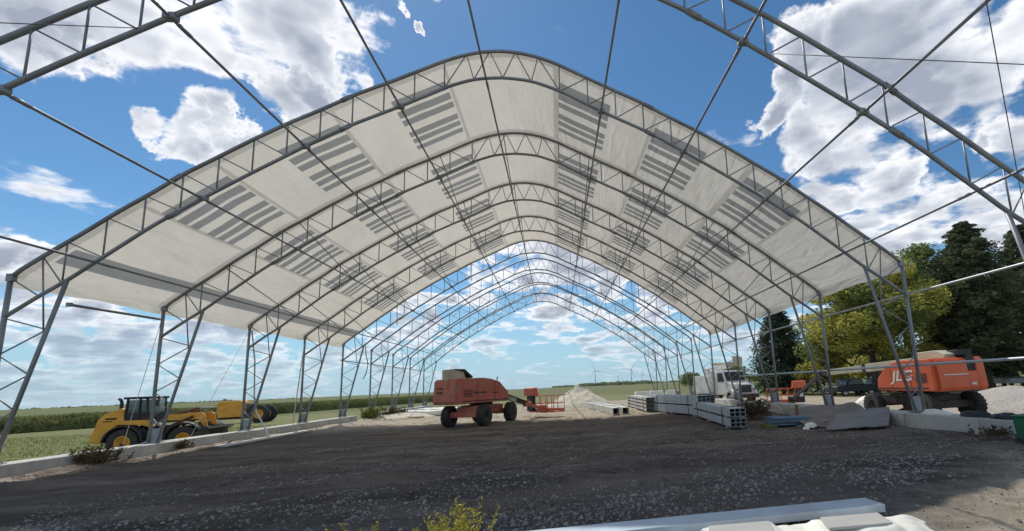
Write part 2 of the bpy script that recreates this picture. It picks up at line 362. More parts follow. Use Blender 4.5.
def full(tab):
    t = sm(tab); L_ = [(-x, 0, z) for x, z in reversed(t[1:])]; return L_+[(x, 0, z) for x, z in t]
def make_truss(root):
    m = MB(); m.path(full(OUT), .062, 10); m.path(full(INN), .056, 10)
    t = m.build('arch_truss', M['steel'], root)
    wb = MB()
    xs = [2.0+.995*i for i in range(12)]       # verticals, the last above the bend of the inner leg
    for s in (-1, 1):
        for i, x in enumerate(xs):
            wb.tube((s*x, 0, oz(x)), (s*x, 0, iz(x) if x < 12.8 else 5.72), .024, 6)
            if i < len(xs)-1: wb.tube((s*xs[i+1], 0, oz(xs[i+1])), (s*x, 0, iz(x)), .02, 6)
        wb.tube((s*13.55, 0, oz(13.55)), (s*12.95, 0, 5.63), .02, 6)
        wb.tube((s*13.55, 0, oz(13.55)), (s*13.22, 0, 4.0), .022, 6)
        wb.tube((s*14.28, 0, 5.8), (s*13.5, 0, iz(13.5)), .02, 6)
        z_ = [(1.9, 'o'), (1.35, 'i'), (.62, 'o'), (0., 'i')]
        pts = [(s*2.0, 0, iz(2.0)), (s*1.25, 0, oz(1.25)), (s*1.0, 0, iz(1.)), (s*.45, 0, oz(.45)), (0, 0, iz(0))]
        for a, b_ in zip(pts, pts[1:]): wb.tube(a, b_, .02, 6)
    wb.build('lattice_web', M['steel'], t)
    for s in (-1, 1):
        lg = MB()
        def po(z): return Vector((s*(14.30+(5.8-z)/5.3*.02), 0, z))
        def pi(z): return Vector((s*(12.82+(5.72-z)/5.22*1.20), 0, z))
        lg.tube(po(5.85), po(H0), .062, 10); lg.tube(pi(5.74), pi(H0), .056, 10)
        zz = [(po, 4.62), (pi, 4.25), (po, 3.55), (pi, 2.95), (po, 2.45), (pi, 1.95), (po, 1.5)]
        for (fa, za), (fb, zb) in zip(zz, zz[1:]): lg.tube(fa(za), fb(zb), .020, 6)
        lg.build('leg', M['steel'], t)
        for x_ in (5.2, 10.15):
            for f_ in (oz, iz):
                sp_ = MB(); sp_.path([(s*(x_-.16), 0, f_(x_-.16)), (s*(x_+.16), 0, f_(x_+.16))], .078, 10)
                for q_ in (-.1, .1): sp_.tube((s*(x_+q_), -.1, f_(x_+q_)), (s*(x_+q_), .1, f_(x_+q_)), .014, 6)
                sp_.build('splice_sleeve', M['steel'], t)
        bp = MB()
        a, b_, c, d = po(H0+.03), pi(H0+.03), pi(1.02), po(1.02)
        e = s*.1
        bp.prism([(a.x+e, a.z), (b_.x-e, b_.z), (c.x-e*.4, c.z), (d.x+e*.5, d.z)], -.02, .02, 'y')
        bp.box((s*14.15, 0, H0+.012), (.62, .34, .022))
        for dx in (-.24, .24):
            for dy in (-.11, .11): bp.lathe([(.016, 0), (.016, .06)], (s*14.15+dx, dy, H0+.02), 'z', 6)
        bp.tube(po(1.02), pi(1.45), .02, 6); bp.tube(pi(1.02), po(1.45), .02, 6)
        bp.build('base_plate', M['steel'], t)
        for cx_, cz_, cs_ in ((14.28, 5.83, (.16, .15, .22)), (9.33, iz(9.33)-.005, (.24, .16, .13)), (6.4, iz(6.4)-.005, (.24, .16, .13)), (3.45, iz(3.45)-.005, (.24, .16, .13))):
            kn = MB(); kn.box((s*cx_, 0, cz_), cs_); kn.build('clamp', M['steel'], t)
    return t

hall = empty('fabric_hall', (XC, 0, 0), 0, 'arched steel frame of a large hall, half covered with cream roof fabric', 'building')
truss = make_truss(hall); truss.location = (0, Y1-2*S, 0)
for k in range(0, 10):
    c = copy_tree(truss, hall); c.location = (0, Y1+(k-1)*S, 0)
def YK(k): return Y1+(k-1)*S
# purlins: one pipe along the building at each node of the inner chord
PX = [-12.12, -9.34, -6.40, -3.45, -.58, 3.45, 6.40, 9.34, 12.12]
for x in PX:
    m = MB(); m.path([(x, YK(k), iz(x)-.02) for k in range(-1, 10)], .036, 8)
    for k in range(-1, 9): m.lathe([(.046, 0), (.046, .35)], (x, YK(k)+.2, iz(x)-.02), 'y', 8)
    m.build('purlin', M['steel'], hall)
m = MB(); m.path([(14.30, YK(k), 4.66) for k in (-1, 0, 1, 2, 3, 4, 5, 6, 7, 8, 9)], .038, 8); m.build('eave_pipe', M['steel_lite'], hall)
m = MB(); m.tube((-14.42, 16.95, 5.36), (-14.42, 20.6, 5.40), .05, 8); m.box((-14.42, 16.95, 5.36), (.13, .1, .13)); m.build('eave_pipe', M['steel'], hall)
m = MB(); m.path([(14.45, y, 2.12) for y in (1.0, 6., 15., 24., 31.4)], .045, 8); m.build('wall_girt', M['steel_lite'], hall)
m = MB(); m.path([(-14.45, YK(k), 4.66) for k in (5, 6, 7, 8, 9)], .034, 8); m.build('eave_pipe', M['steel'], hall)
# raking braces from an outer node to the next truss's inner node
for k in (2, 3, 4):
    for x in PX:
        m = MB(); m.tube((x, YK(k), oz(x)), (x, YK(k+1), iz(x)), .022, 6); m.build('raking_brace', M['steel'], hall)
# crossed cables in the bare bays and down the legs
def cables(k, pairs, r=.008):
    for (xa, xb) in pairs:
        for p_, q_ in ((xa, xb), (xb, xa)):
            m = MB(); m.tube((p_, YK(k), iz(p_)), (q_, YK(k+1), iz(q_)), r, 5); m.build('brace_cable', M['cable'], hall)
prs = [(PX[i], PX[i+1]) for i in range(8)]
for k in (6, 8): cables(k, prs, .009)
for p_, q_ in (((-6.9, YK(0), iz(6.9)), (-13.3, YK(-1), iz(13.3))), ((6.9, YK(0), iz(6.9)), (13.3, YK(-1), iz(13.3))), ((13.3, YK(0), iz(13.3)), (6.9, YK(-1), iz(6.9))), ((-13.3, YK(0), iz(13.3)), (-6.9, YK(-1), iz(6.9)))):
    m = MB(); m.tube(p_, q_, .010, 5); m.build('brace_cable', M['cable'], hall)
# guy wires and dangling straps on the left legs
for p_, q_, r_ in (((-14.3, YK(2), 5.6), (-14.5, YK(2)-.9, .5), .010), ((-14.3, YK(3), 5.6), (-14.4, YK(3)-3.2, .5), .008), ((-14.3, YK(4), 5.6), (-14.3, YK(4)-.8, .5), .03)):
    m = MB(); m.tube(p_, q_, r_, 6); m.build('guy_wire', M['rope'], hall)
m = MB()
for (x, y, z, pts) in ((-14.25, YK(3)+.1, 5.6, [(0, 0, 0), (.25, .0, -1.6), (.35, 0, -3.4), (.55, -.1, -4.2), (1.35, -.5, -5.2), (1.55, -.6, -5.6)]),):
    m.path([(x+a, y+b_, z+c) for a, b_, c in pts], .035, 6)
m.build('strap', M['rope'], hall)
m = MB(); m.path([(-12.7, YK(5), 5.7), (-12.65, YK(5), 5.0), (-12.5, YK(5)+.05, 4.3), (-12.62, YK(5)+.05, 3.6), (-12.8, YK(5), 3.2)], .03, 6); m.build('strap', M['rope_black'], hall)
for x in (-4.9, -10.5, 8.5): m = MB(); m.tube((x, YK(5), oz(x)), (x+.03, YK(5)+.05, oz(x)-1.5), .025, 6); m.build('strap', M['rope_black'], hall)
# roof fabric with its grey stripes, stretched over trusses 1 to 5
stripe_x = [(-11.25, -9.33), (-7.8, -5.85), (-4.1, -2.2), (2.0, 3.95), (5.65, 7.6), (9.15, 11.2)]
stripe_y = [(.95, 1.42), (1.58, 1.98), (2.14, 2.50), (2.95, 3.32), (3.48, 3.82), (4.03, 4.36)]
xs = set()
n = 120
for i in range(-n, n+1): xs.add(round(14.30*i/n, 3))
for a, b_ in stripe_x+[(-13.65, -13.1)]: xs.add(a); xs.add(b_)
xs = sorted(xs); xs = [x for i, x in enumerate(xs) if i == 0 or x-xs[i-1] > .02 or any(abs(x-q) < 1e-6 for p in stripe_x for q in p)]
ys = {round(Y1, 3)}
for k in range(1, 5):
    for i in range(12): ys.add(round(YK(k)+S*i/12, 3))
    for q_ in (.14, .34, S-.30): ys.add(round(YK(k)+q_, 3))
    for a, b_ in stripe_y: ys.add(round(YK(k)+a, 3)); ys.add(round(YK(k)+b_, 3))
ys |= {round(YK(5), 3), round(YK(5)+.15, 3), round(YK(5)+.3, 3)}
ys = sorted(ys)
m = MB()
SHADE_LINES = [-11.25, -9.2, -5.75, -2.1, 1.9, 5.55, 9.05, 11.3]  # soft shadow lines painted along the stripe cluster edges
vs = []; idx = {}
hem = [-.30, 0]   # hem hangs a little below the eave
cols = [('h', -1)]+[('x', x) for x in xs]+[('h', 1)]
for j, y in enumerate(ys):
    ph = ((y-Y1) % S)/S if y < YK(5) else 0
    sag = math.sin(PI*ph)*.10 if Y1 <= y <= YK(5) else 0
    for i, (t, x) in enumerate(cols):
        if t == 'h':
            dz = .20+.03*math.sin(y*1.3)+.012*math.sin(y*4.1+1)
            p = (x*(14.42+.02*math.sin(y*3)), y, 5.83-dz)
        else:
            wv = .022*fbm(x*.9, y*.4, 3, 3)*(1 if 0 < ph < 1 else .2)
            f = .035
            nx = (oz(x-.05)-oz(x+.05))/.1; ln = math.hypot(nx, 1)
            o_ = f-sag*.6+wv
            p = (x+nx/ln*o_, y, oz(x)+o_/ln)
        vs.append(p)
nc = len(cols)
for j in range(len(ys)-1):
    yc = (ys[j]+ys[j+1])/2-Y1; yy = yc % S
    for i in range(nc-1):
        a = cols[i]; b_ = cols[i+1]
        mi = 0
        if a[0] == 'x' and b_[0] == 'x':
            if any(abs((a[1]+b_[1])/2-q_) < .07 for q_ in SHADE_LINES): mi = 2
            xc = (a[1]+b_[1])/2
            if 0 < yc < 4*S and any(p <= xc <= q for p, q in stripe_x) and any(p <= yy <= q for p, q in stripe_y): mi = 1
            if mi == 0 and (.14 < yy < .34 or yy > S-.30): mi = 2  # soft shadow beside each truss painted as darker bands
            if -13.65 < xc < -13.1 and yc > .6: mi = 1
        m.f.append((j*nc+i, j*nc+i+1, (j+1)*nc+i+1, (j+1)*nc+i)); m.mi.append(mi); m.sm.append(True)
m.v = vs
m.build('roof_fabric', [M['fabric'], M['fabric_grey'], M['fabric_shade']], hall)

# ------------------------------------------------------------------ concrete block walls under the trusses
def block_wall(name, x, y0, y1, z0, z1, wdt, bl, label, skip=()):
    r = empty(name, (x, y0, 0), 0, label, 'wall')
    y = y0; i = 0
    while y < y1-.05:
        e = min(y+bl, y1); dx = random.uniform(-.02, .02); dz = random.uniform(-.015, .012)
        if i not in skip:
            m = MB(); m.box((0, 0, 0), (wdt, e-y-.03, z1-z0)); b_ = m.build('block', M['concrete'], r, .02)
            b_.location = (dx, (y+e)/2-y0, (z0+z1)/2+dz); b_.rotation_euler.z = random.uniform(-.003, .003)
        y = e; i += 1
    return r
block_wall('block_wall', -15.62, -2, 37.9, -.7, H0-.014, .82, 3.3, 'long low concrete wall under the legs beside the grass field, dirt pushed against it')
block_wall('block_wall', 12.42, 3.6, 17.3, -.5, H0-.014, .80, 2.9, 'low concrete block wall in front of the bright orange lift')
block_wall('block_wall', 12.42, 21.2, 42., -.5, H0-.014, .80, 2.9, 'low concrete block wall behind the blue panels and the tube bundles')

# ------------------------------------------------------------------ ground: one sheet to the horizon
def lerp_axis(knots):
    out_ = []
    for (a, b_, n) in knots: out_ += [a+(b_-a)*i/n for i in range(n)]
    out_.append(knots[-1][1]); return out_
def sstep(a, b_, x):
    t = max(0, min(1, (x-a)/(b_-a))); return t*t*(3-2*t)
RUTS = [(-6.5, .9, -.012), (-3.0, .22, .0), (2.0, -.28, .004), (6.5, -.45, .006), (-9.5, 1.6, -.03)]
def gh(x, y):
    inside = sstep(-15.6, -15.2, x)
    z = -.48*(1-sstep(-16.4, -15.7, x))*sstep(95, 60, abs(x))
    near = sstep(70, 45, abs(x))*sstep(95, 60, y); z -= .25*sstep(12.5, 13.3, x)*sstep(120, 70, x)*sstep(120, 70, y)
    if -15.2 < x < 13 and -5 < y < 60:
        a = sstep(-15.2, -14.2, x)*sstep(13, 12.2, x)
        ang = 0.25*x+.1*y
        z += a*(.06*fbm(x*.25, y*.6, 1, 4)+.035*fbm(x*1.2, y*1.8, 5, 3)+.012*fbm(x*5, y*5, 8, 2))
        z += a*.05*math.sin((y-.28*x)*1.9+3*fbm(x*.2, y*.2, 9, 2))*sstep(26, 14, y)*sstep(6, -2, x)      # scraper ridges
        z += sstep(9.8, 11.9, x)*(.02+.05*fbm(x*.9, y*.7, 4, 3))*sstep(19, 16, y)         # spoil against the right wall
        z += sstep(-13.6, -14.9, x)*(.10+.18*max(0, fbm(x*.5, y*.35, 14, 3)))
        for (c0, c1, c2) in RUTS:
            for off in (-.95, .95):
                dd_ = x-(c0+off+c1*(y-6)+c2*(y-6)**2)
                z += a*(-.05*math.exp(-dd_*dd_/.035)+.022*math.exp(-(abs(dd_)-.34)**2/.02))*(.6+.6*fbm(x*.3, y*.3, 31, 2)+.25*math.sin(y*14))
        z -= .10*math.exp(-((x+10.2)**2/.9+(y-9.9)**2/.12))
    elif near > 0:
        z += near*.05*fbm(x*.2, y*.2, 2, 3)
    d = math.hypot(x, y)
    if d > 100:
        k = sstep(100, 900, d)
        z += k*(3.5*fbm(x*.0011+3, y*.0011, 6, 3)+1.0)
        z += sstep(300, 1500, y)*sstep(100, 700, x)*9*sstep(4000, 2000, y)
        z += sstep(-150, -1300, x)*2.5
    return z
gx = lerp_axis([(-5000, -1000, 10), (-1000, -200, 16), (-200, -50, 20), (-50, -17, 30), (-17, -15.6, 4), (-15.6, 13.2, 230), (13.2, 60, 50), (60, 250, 22), (250, 1200, 20), (1200, 5000, 10)])
gy = lerp_axis([(-400, -20, 8), (-20, 3, 16), (3, 12, 100), (12, 26, 90), (26, 60, 70), (60, 200, 30), (200, 1200, 24), (1200, 7000, 16)])
me = bpy.data.meshes.new('ground'); nx = len(gx); vs = [(x, y, gh(x, y)) for y in gy for x in gx]
fs = [(j*nx+i, j*nx+i+1, (j+1)*nx+i+1, (j+1)*nx+i) for j in range(len(gy)-1) for i in range(nx-1)]
me.from_pydata(vs, [], fs); me.polygons.foreach_set('use_smooth', [True]*len(fs))
gm = bpy.data.materials.new('ground'); nt, N, L = nodes_of(gm)
out = N.new('ShaderNodeOutputMaterial'); bs = N.new('ShaderNodeBsdfPrincipled'); L.new(bs.outputs[0], out.inputs[0])
bs.inputs['Roughness'].default_value = .95; bs.inputs['Specular IOR Level'].default_value = .2
ge = N.new('ShaderNodeNewGeometry'); sp = N.new('ShaderNodeSeparateXYZ'); L.new(ge.outputs['Position'], sp.inputs[0]); GX, GY = sp.outputs[0], sp.outputs[1]
def noi(scale, detail=6, rough=.55, sx=1, sy=1, dist=0):
    mp = N.new('ShaderNodeMapping'); mp.inputs['Scale'].default_value = (sx, sy, 1); L.new(ge.outputs['Position'], mp.inputs[0])
    n = N.new('ShaderNodeTexNoise'); n.inputs['Scale'].default_value = scale; n.inputs['Detail'].default_value = detail; n.inputs['Roughness'].default_value = rough; n.inputs['Distortion'].default_value = dist
    L.new(mp.outputs[0], n.inputs['Vector']); return n.outputs['Fac']
def ramp(f, stops):
    c = N.new('ShaderNodeValToRGB'); L.new(f, c.inputs[0]); e = c.color_ramp.elements
    while len(e) < len(stops): e.new(.5)
    for q, (p, cc) in zip(e, stops): q.position = p; q.color = (*cc, 1)
    return c.outputs[0]
def mixc(f, a, b_):
    n = N.new('ShaderNodeMix'); n.data_type = 'RGBA'
    if isinstance(f, float): n.inputs[0].default_value = f
    else: L.new(f, n.inputs[0])
    L.new(a, n.inputs[6]); L.new(b_, n.inputs[7]); return n.outputs[2]
def mapr(v, a, b_, c=0., d=1.):
    n = N.new('ShaderNodeMapRange'); n.inputs[1].default_value = a; n.inputs[2].default_value = b_; n.inputs[3].default_value = c; n.inputs[4].default_value = d
    L.new(v, n.inputs[0]); return n.outputs[0]
nbig = noi(.35, 5); nmid = noi(1.6, 8, .65); nfine = noi(9, 8, .7); stretch = noi(.55, 9, .68, .4, 1.5, .5); nvf = noi(45, 4, .7)
soil = ramp(stretch, [(.32, (.060, .049, .042)), (.5, (.155, .124, .100)), (.68, (.29, .235, .185))])
gravel = ramp(nfine, [(.3, (.070, .067, .065)), (.52, (.17, .16, .152)), (.75, (.36, .335, .31))])
fg = mapr(math_('ADD', math_('MULTIPLY_ADD', GY, -.11, 1.35), math_('MULTIPLY', math_('SUBTRACT', nbig, .5), 2.2)), .35, .95)
soil = mixc(math_('MULTIPLY', fg, .75), soil, gravel)
soil = mixc(mapr(nvf, .35, .7, 0, .45), soil, ramp(nmid, [(.3, (.05, .046, .043)), (.7, (.20, .18, .16))]))
tan = ramp(nmid, [(.25, (.29, .235, .17)), (.5, (.43, .37, .28)), (.75, (.55, .49, .39))])
tan = mixc(mapr(nfine, .45, .75, 0, .5), tan, ramp(nvf, [(.3, (.15, .12, .09)), (.7, (.5, .45, .36))]))
grass = ramp(nmid, [(.25, (.15, .16, .06)), (.5, (.20, .205, .085)), (.75, (.27, .255, .12))])
grass = mixc(mapr(nfine, .4, .7, 0, .4), grass, ramp(nbig, [(.3, (.12, .14, .045)), (.7, (.27, .25, .11))]))
jit = math_('MULTIPLY', math_('SUBTRACT', nmid, .5), 2.2)
# pale crushed stone at far end; near right corner painted pale as sunlit
sandy_sunlit = math_('MAXIMUM', mapr(math_('ADD', GY, jit), 27., 31.), mapr(math_('ADD', math_('ADD', math_('MULTIPLY', GX, .75), math_('MULTIPLY', GY, -1.)), jit), -3.0, -1.3))
pad = mixc(sandy_sunlit, soil, tan)
# tan patches mixed into the dark pad along the left wall
pad = mixc(math_('MULTIPLY', mapr(GX, -14.2, -14.9), mapr(nmid, .45, .6)), pad, tan)
weedy = mapr(math_('ADD', nbig, math_('MULTIPLY', GY, .0025)), .60, .68)
left = mapr(GX, -15.6, -15.9)
right_lane = mixc(math_('MULTIPLY', mapr(math_('ADD', GX, jit), 26., 29.), mapr(nbig, .35, .5)), tan, grass)
c = mixc(mapr(GX, 12.6, 13.1), pad, right_lane)
c = mixc(left, c, grass)
beyond = mapr(math_('ADD', GY, math_('MULTIPLY', jit, 1.5)), 56., 60.)
c = mixc(beyond, c, grass)
# far fields in strips of crop
vor = N.new('ShaderNodeTexVoronoi'); vor.inputs['Scale'].default_value = .0028; vor.distance = 'CHEBYCHEV'
mpp = N.new('ShaderNodeMapping'); mpp.inputs['Scale'].default_value = (1, .45, 0); mpp.inputs['Rotation'].default_value = (0, 0, .12); L.new(ge.outputs['Position'], mpp.inputs[0]); L.new(mpp.outputs[0], vor.inputs['Vector'])
sx = N.new('ShaderNodeSeparateColor'); L.new(vor.outputs['Color'], sx.inputs[0])
fields = ramp(sx.outputs[0], [(.0, (.085, .11, .035)), (.35, (.14, .16, .055)), (.6, (.11, .13, .045)), (1., (.22, .20, .10))])
fields = mixc(mapr(noi(.03, 6), .35, .65, 0, .4), fields, ramp(nbig, [(.3, (.07, .09, .03)), (.7, (.17, .17, .07))]))
far = mapr(math_('ADD', GY, math_('MULTIPLY', math_('ABSOLUTE', GX), .6)), 95., 110.)
c = mixc(far, c, fields)
L.new(c, bs.inputs['Base Color'])
bp = N.new('ShaderNodeBump'); bp.inputs['Strength'].default_value = 1.; bp.inputs['Distance'].default_value = .07
hh = math_('ADD', math_('MULTIPLY', nfine, 1.), math_('ADD', math_('MULTIPLY', nvf, .5), math_('MULTIPLY', nmid, 1.6)))
L.new(hh, bp.inputs['Height']); L.new(bp.outputs[0], bs.inputs['Normal'])
me.materials.append(gm)
gr = bpy.data.objects.new('ground', me); col.objects.link(gr); tag(gr, kind='structure')

# loose stones
def stones(name, n, area, rng, size, material, label, cat, zoff=0):
    m = MB()
    for i in range(n):
        x, y = area(rng)
        s = size*rng.choice((.5, .7, .8, 1, 1, 1.3, 1.9))*rng.uniform(.6, 1.2)
        a = rng.uniform(0, 6.3); z = gh(x, y)+s*.2+zoff
        ps = [(s*math.cos(a+k*PI/2)*rng.uniform(.7, 1.2), s*math.sin(a+k*PI/2)*rng.uniform(.7, 1.2), rng.uniform(-.2, .2)*s) for k in range(4)]
        v = [(x+p[0], y+p[1], z+p[2]) for p in ps]+[(x+rng.uniform(-.3, .3)*s, y+rng.uniform(-.3, .3)*s, z+s*rng.uniform(.4, .8))]
        if y > 10: m.add(v, [(0, 1, 4), (1, 2, 4), (2, 3, 4), (3, 0, 4)])
        else:
            q = [(s*math.cos(a+k*PI/3)*rng.uniform(.75, 1.15), s*math.sin(a+k*PI/3)*rng.uniform(.75, 1.15)) for k in range(6)]; f_ = rng.uniform(.5, .8); hh_ = s*rng.uniform(.35, .8)
            m.add([(x+p[0], y+p[1], z-.3*s) for p in q]+[(x+p[0]*f_, y+p[1]*f_, z+hh_*rng.uniform(.8, 1.1)) for p in q], [(k, (k+1) % 6, 6+(k+1) % 6, 6+k) for k in range(6)]+[(6, 7, 8, 9, 10, 11)])
    o = m.build(name, material); return tag(o, label, cat, kind='stuff')
rs = random.Random(3)
def a1(r):
    while True:
        y = 5+ (r.random()**1.7)*15; x = r.uniform(-10, 10.5)
        if x*.75-y > -3.0 and r.random() < .9: continue  # gravel thinned past the shadow line so the sunlit ground stays pale
        if r.random() < .25+.75*sstep(-.25, .3, fbm(x*.35, y*.5, 21, 3)+.1*(x > -2)): return x, y
stones('gravel', 42000, a1, rs, .018, M['rock'], 'dark gravel scattered over the dirt floor', 'gravel')
def a2(r):
    while True:
        x, y = r.uniform(-15, 11.8), 5+r.random()**1.4*30
        if r.random() < sstep(-.1, .5, fbm(x*.3, y*.45, 51, 3)) and not (x > 3 and y < 8): return x, y
stones('dirt_clods', 9000, a2, rs, .028, mat('soil clod', (.15, .12, .098), .95, 0, .35, 1.), 'brown clods of soil on the dirt floor', 'soil clods')
def a3(r):
    y = r.uniform(4.8, 17); return 12-abs(r.gauss(0, 1.0)), y
stones('rubble', 3200, a3, rs, .026, mat('rubble stone', (.19, .165, .14), .95, 0, .35, 1.), 'broken stone and earth heaped along the right wall', 'rubble')

block_wall('block_wall', -15.62, 42.6, 60, -.5, H0-.014, .82, 3.3, 'far stretch of low concrete wall past the weeds, behind the white wrapped rolls')
# ------------------------------------------------------------------ vehicles
def wheel_set(root, spots, r, w, rim_mat, rim_r, tyre_mat, deep=.05, lugs=22):
    first = None
    for (x, y, z, side) in spots:
        if first is None:
            m = MB(); h = w/2
            m.lathe([(rim_r, -h*.8), (r*.86, -h), (r*.965, -h*.86), (r*.975, h*.86), (r*.86, h), (rim_r, h*.8)], (0, 0, 0), 'x', 36, False)
            for k in range(lugs):
                for sgn in (-1, 1):
                    a = 2*PI*(k+(.5 if sgn > 0 else 0))/lugs
                    rot = Matrix.Rotation(a, 3, 'X') @ Matrix.Rotation(sgn*.45, 3, 'Z')
                    c = Matrix.Rotation(a, 3, 'X') @ Vector((sgn*h*.45, 0, r*.975))
                    m.box(c, (h*.95, r*.12, r*.085), rot)
            t = m.build('wheel', tyre_mat, root)
            q = MB(); q.lathe([(.04, h*.25), (rim_r*.45, h*.28), (rim_r*.5, h*.55), (rim_r*.8, h*.35), (rim_r*.86, h*.75), (rim_r*1.02, h*.82), (rim_r*1.02, -h*.8), (.03, -h*.8)], (0, 0, 0), 'x', 28)
            for k in range(8):
                a = 2*PI*k/8; q.lathe([(.022, h*.5), (.022, h*.66)], (0, rim_r*.32*math.cos(a), rim_r*.32*math.sin(a)), 'x', 6)
            q.build('rim', rim_mat, t); first = t
        else: t = copy_tree(first, root)
        t.location = (x, y, z); t.rotation_euler = (0, 0, 0 if side > 0 else PI)
def text_mesh(txt, size, m, parent, loc, rot, ext=.006, shear=0., sx=1.):
    cu = bpy.data.curves.new('lettering', 'FONT'); cu.body = txt; cu.size = size; cu.extrude = ext; cu.shear = shear; cu.align_x = 'CENTER'; cu.align_y = 'CENTER'; cu.offset = .012
    o = bpy.data.objects.new('lettering', cu); col.objects.link(o)
    dg = bpy.context.evaluated_depsgraph_get(); me = bpy.data.meshes.new_from_object(o.evaluated_get(dg)); bpy.data.objects.remove(o)
    me.name = 'lettering'; me.materials.clear(); me.materials.append(m)
    o = bpy.data.objects.new('lettering', me); col.objects.link(o); o.parent = parent; o.location = loc; o.rotation_euler = rot; o.scale = (sx, 1, 1)
    return o
def boom_lift(label, loc, rz, s, paint, boom_end, basket, logo, tail, crab=0., under=None):
    # heading +y; boom_end and basket in local metres
    r = empty('boom_lift', loc, rz, label, 'lift')
    m = MB(); m.box((0, 0, .80*s), (1.15*s, 3.0*s, .42*s)); m.box((0, -1.5*s, .62*s), (1.9*s, .34*s, .30*s)); m.box((0, 1.55*s, .62*s), (1.9*s, .34*s, .30*s)); m.box((0, 0, .98*s), (1.5*s, 1.7*s, .14*s))
    ch = m.build('chassis', under or paint, r, .03); ch.rotation_euler.z = crab
    m = MB(); m.lathe([(.62*s, 1.0*s), (.62*s, 1.2*s)], (0, 0, 0), 'z', 28); m.build('turntable', M['darkmetal'], r)
    wheel_set(r, [(1.0*s, -1.5*s, .54*s, 1), (-1.0*s, -1.5*s, .54*s, -1), (1.0*s, 1.55*s, .54*s, 1), (-1.0*s, 1.55*s, .54*s, -1)], .54*s, .40*s, M['darkmetal'], .27*s, M['rubber'])
    for o in r.children:
        if o.name.startswith('wheel'): o.location = Matrix.Rotation(crab, 3, 'Z') @ o.location; o.rotation_euler.z += crab
    p = [(-2.15, 1.16), (-2.2, 1.32), (-2.1, 2.30), (-1.98, 2.46), (-.6, 2.48), (-.1, 2.42), (.45, 2.25), (.62, 2.06), (.98, 1.72), (1.03, 1.35), (1.0, 1.20)]
    for sg, nm in ((-1, 'engine_hood'), (1, 'tank_hood')):
        m = MB(); m.prism([(a*s, b_*s) for a, b_ in p], sg*.34*s, sg*1.13*s, 'x'); h = m.build(nm, paint, r, .05)
        m = MB()
        for y0, y1 in ((-1.0, -.97), (.1, .13)): m.box((sg*1.132*s, (y0+y1)/2*s, 1.8*s), (.012, .02, 1.0*s))
        m.box((sg*1.133*s, -.42*s, 1.30*s), (.012, 2.9*s, .05*s))
        m.build('panel_seam', M['darkmetal'], h)
        m = MB()
        for k in range(5): m.box((sg*1.135*s, -1.55*s, (1.55+.08*k)*s), (.02, .55*s, .03*s))
        m.build('vent_grille', M['black'], h)
    m = MB(); m.prism([(-2.25*s, 1.16*s), (-2.32*s, 1.3*s), (-2.24*s, 2.36*s), (-2.1*s, 2.47*s), (-1.55*s, 2.47*s), (-1.55*s, 1.16*s)], -.98*s, .34*s, 'x')
    m.prism([(-2.25*s, 1.16*s), (-2.32*s, 1.3*s), (-2.27*s, 1.92*s), (-1.55*s, 1.92*s), (-1.55*s, 1.16*s)], .341*s, .74*s, 'x')
    m.prism([(-2.25*s, 1.16*s), (-2.32*s, 1.3*s), (-2.24*s, 2.36*s), (-2.1*s, 2.47*s), (-1.55*s, 2.47*s), (-1.55*s, 1.16*s)], .741*s, 1.10*s, 'x')
    cw = m.build('counterweight', paint, r, .03)
    if not tail: m = MB(); m.box((.54*s, -1.95*s, 2.25*s), (.38*s, .5*s, .65*s)); m.build('valve_box', M['black'], r, .02)
    else: m = MB(); m.box((.54*s, -1.95*s, 2.16*s), (.38*s, .5*s, .55*s)); m.build('rear_panel', paint, r, .02)
    # turret upright and boom
    q0 = Vector((0, -1.55*s, 2.42*s)); be = Vector(boom_end); d = (be-q0).normalized()
    if tail:
        m = MB(); m.prism([(-2.2*s, 2.40*s), (-2.2*s, 2.96*s), (-1.25*s, 2.96*s), (-1.1*s, 2.40*s)], -.28*s, .24*s, 'x'); m.build('boom_pivot', M['cream'], r, .03)
        m = MB(); m.prism([(-1.8*s, 2.962*s), (-1.8*s, 2.99*s), (-1.2*s, 2.98*s), (-.7*s, 2.58*s), (-.75*s, 2.50*s), (-1.25*s, 2.84*s)], -.30*s, .30*s, 'x'); m.build('hose_guard', M['black'], r, .02)
    else:
        m = MB(); m.prism([(-1.9*s, 2.40*s), (-2.0*s, 2.62*s), (-1.5*s, 2.80*s), (-.4*s, 2.78*s), (-.2*s, 2.42*s)], -.30*s, .20*s, 'x'); m.build('boom_pivot', M['cream'], r, .03)
        m = MB(); m.box((.42*s, -1.9*s, 2.66*s), (.62*s, .5*s, .22*s)); m.build('hose_guard', M['black'], r, .02)
    mid = q0+(be-q0)*.55
    m = MB(); m.bar(q0, mid, .34*s, .40*s); b1 = m.build('boom', M['cream'], r, .02)
    m = MB(); m.bar(mid-d*.3, be-d*.9, .27*s, .32*s); m.build('inner_boom', M['cream'], b1, .015)
    m = MB(); m.bar(be-d*1.3, be, .22*s, .26*s); m.build('boom_head', M['darkmetal'], b1, .015)
    m = MB(); m.bar(mid-d*.25, mid-d*.02, .40*s, .46*s); m.build('boom_collar', M['darkmetal'], b1, .015)
    m = MB(); m.path([q0+Vector((.2*s, .4, .2)), mid+Vector((.2*s, 0, .12)), be+Vector((.14*s, 0, .1))], .03, 6); m.build('hose_track', M['black'], b1)
    bk = Vector(basket)
    m = MB(); m.bar(be, bk+Vector((.25, -.55, .25)), .16, .2); m.box(be, (.34, .3, .42)); m.box(bk+Vector((.25, -.5, .25)), (.5, .16, .5)); m.build('jib', M['darkmetal'] if not tail else M['orange'], r, .015)
    # basket
    W, Dp, Hh = 2.45, .95, 1.12
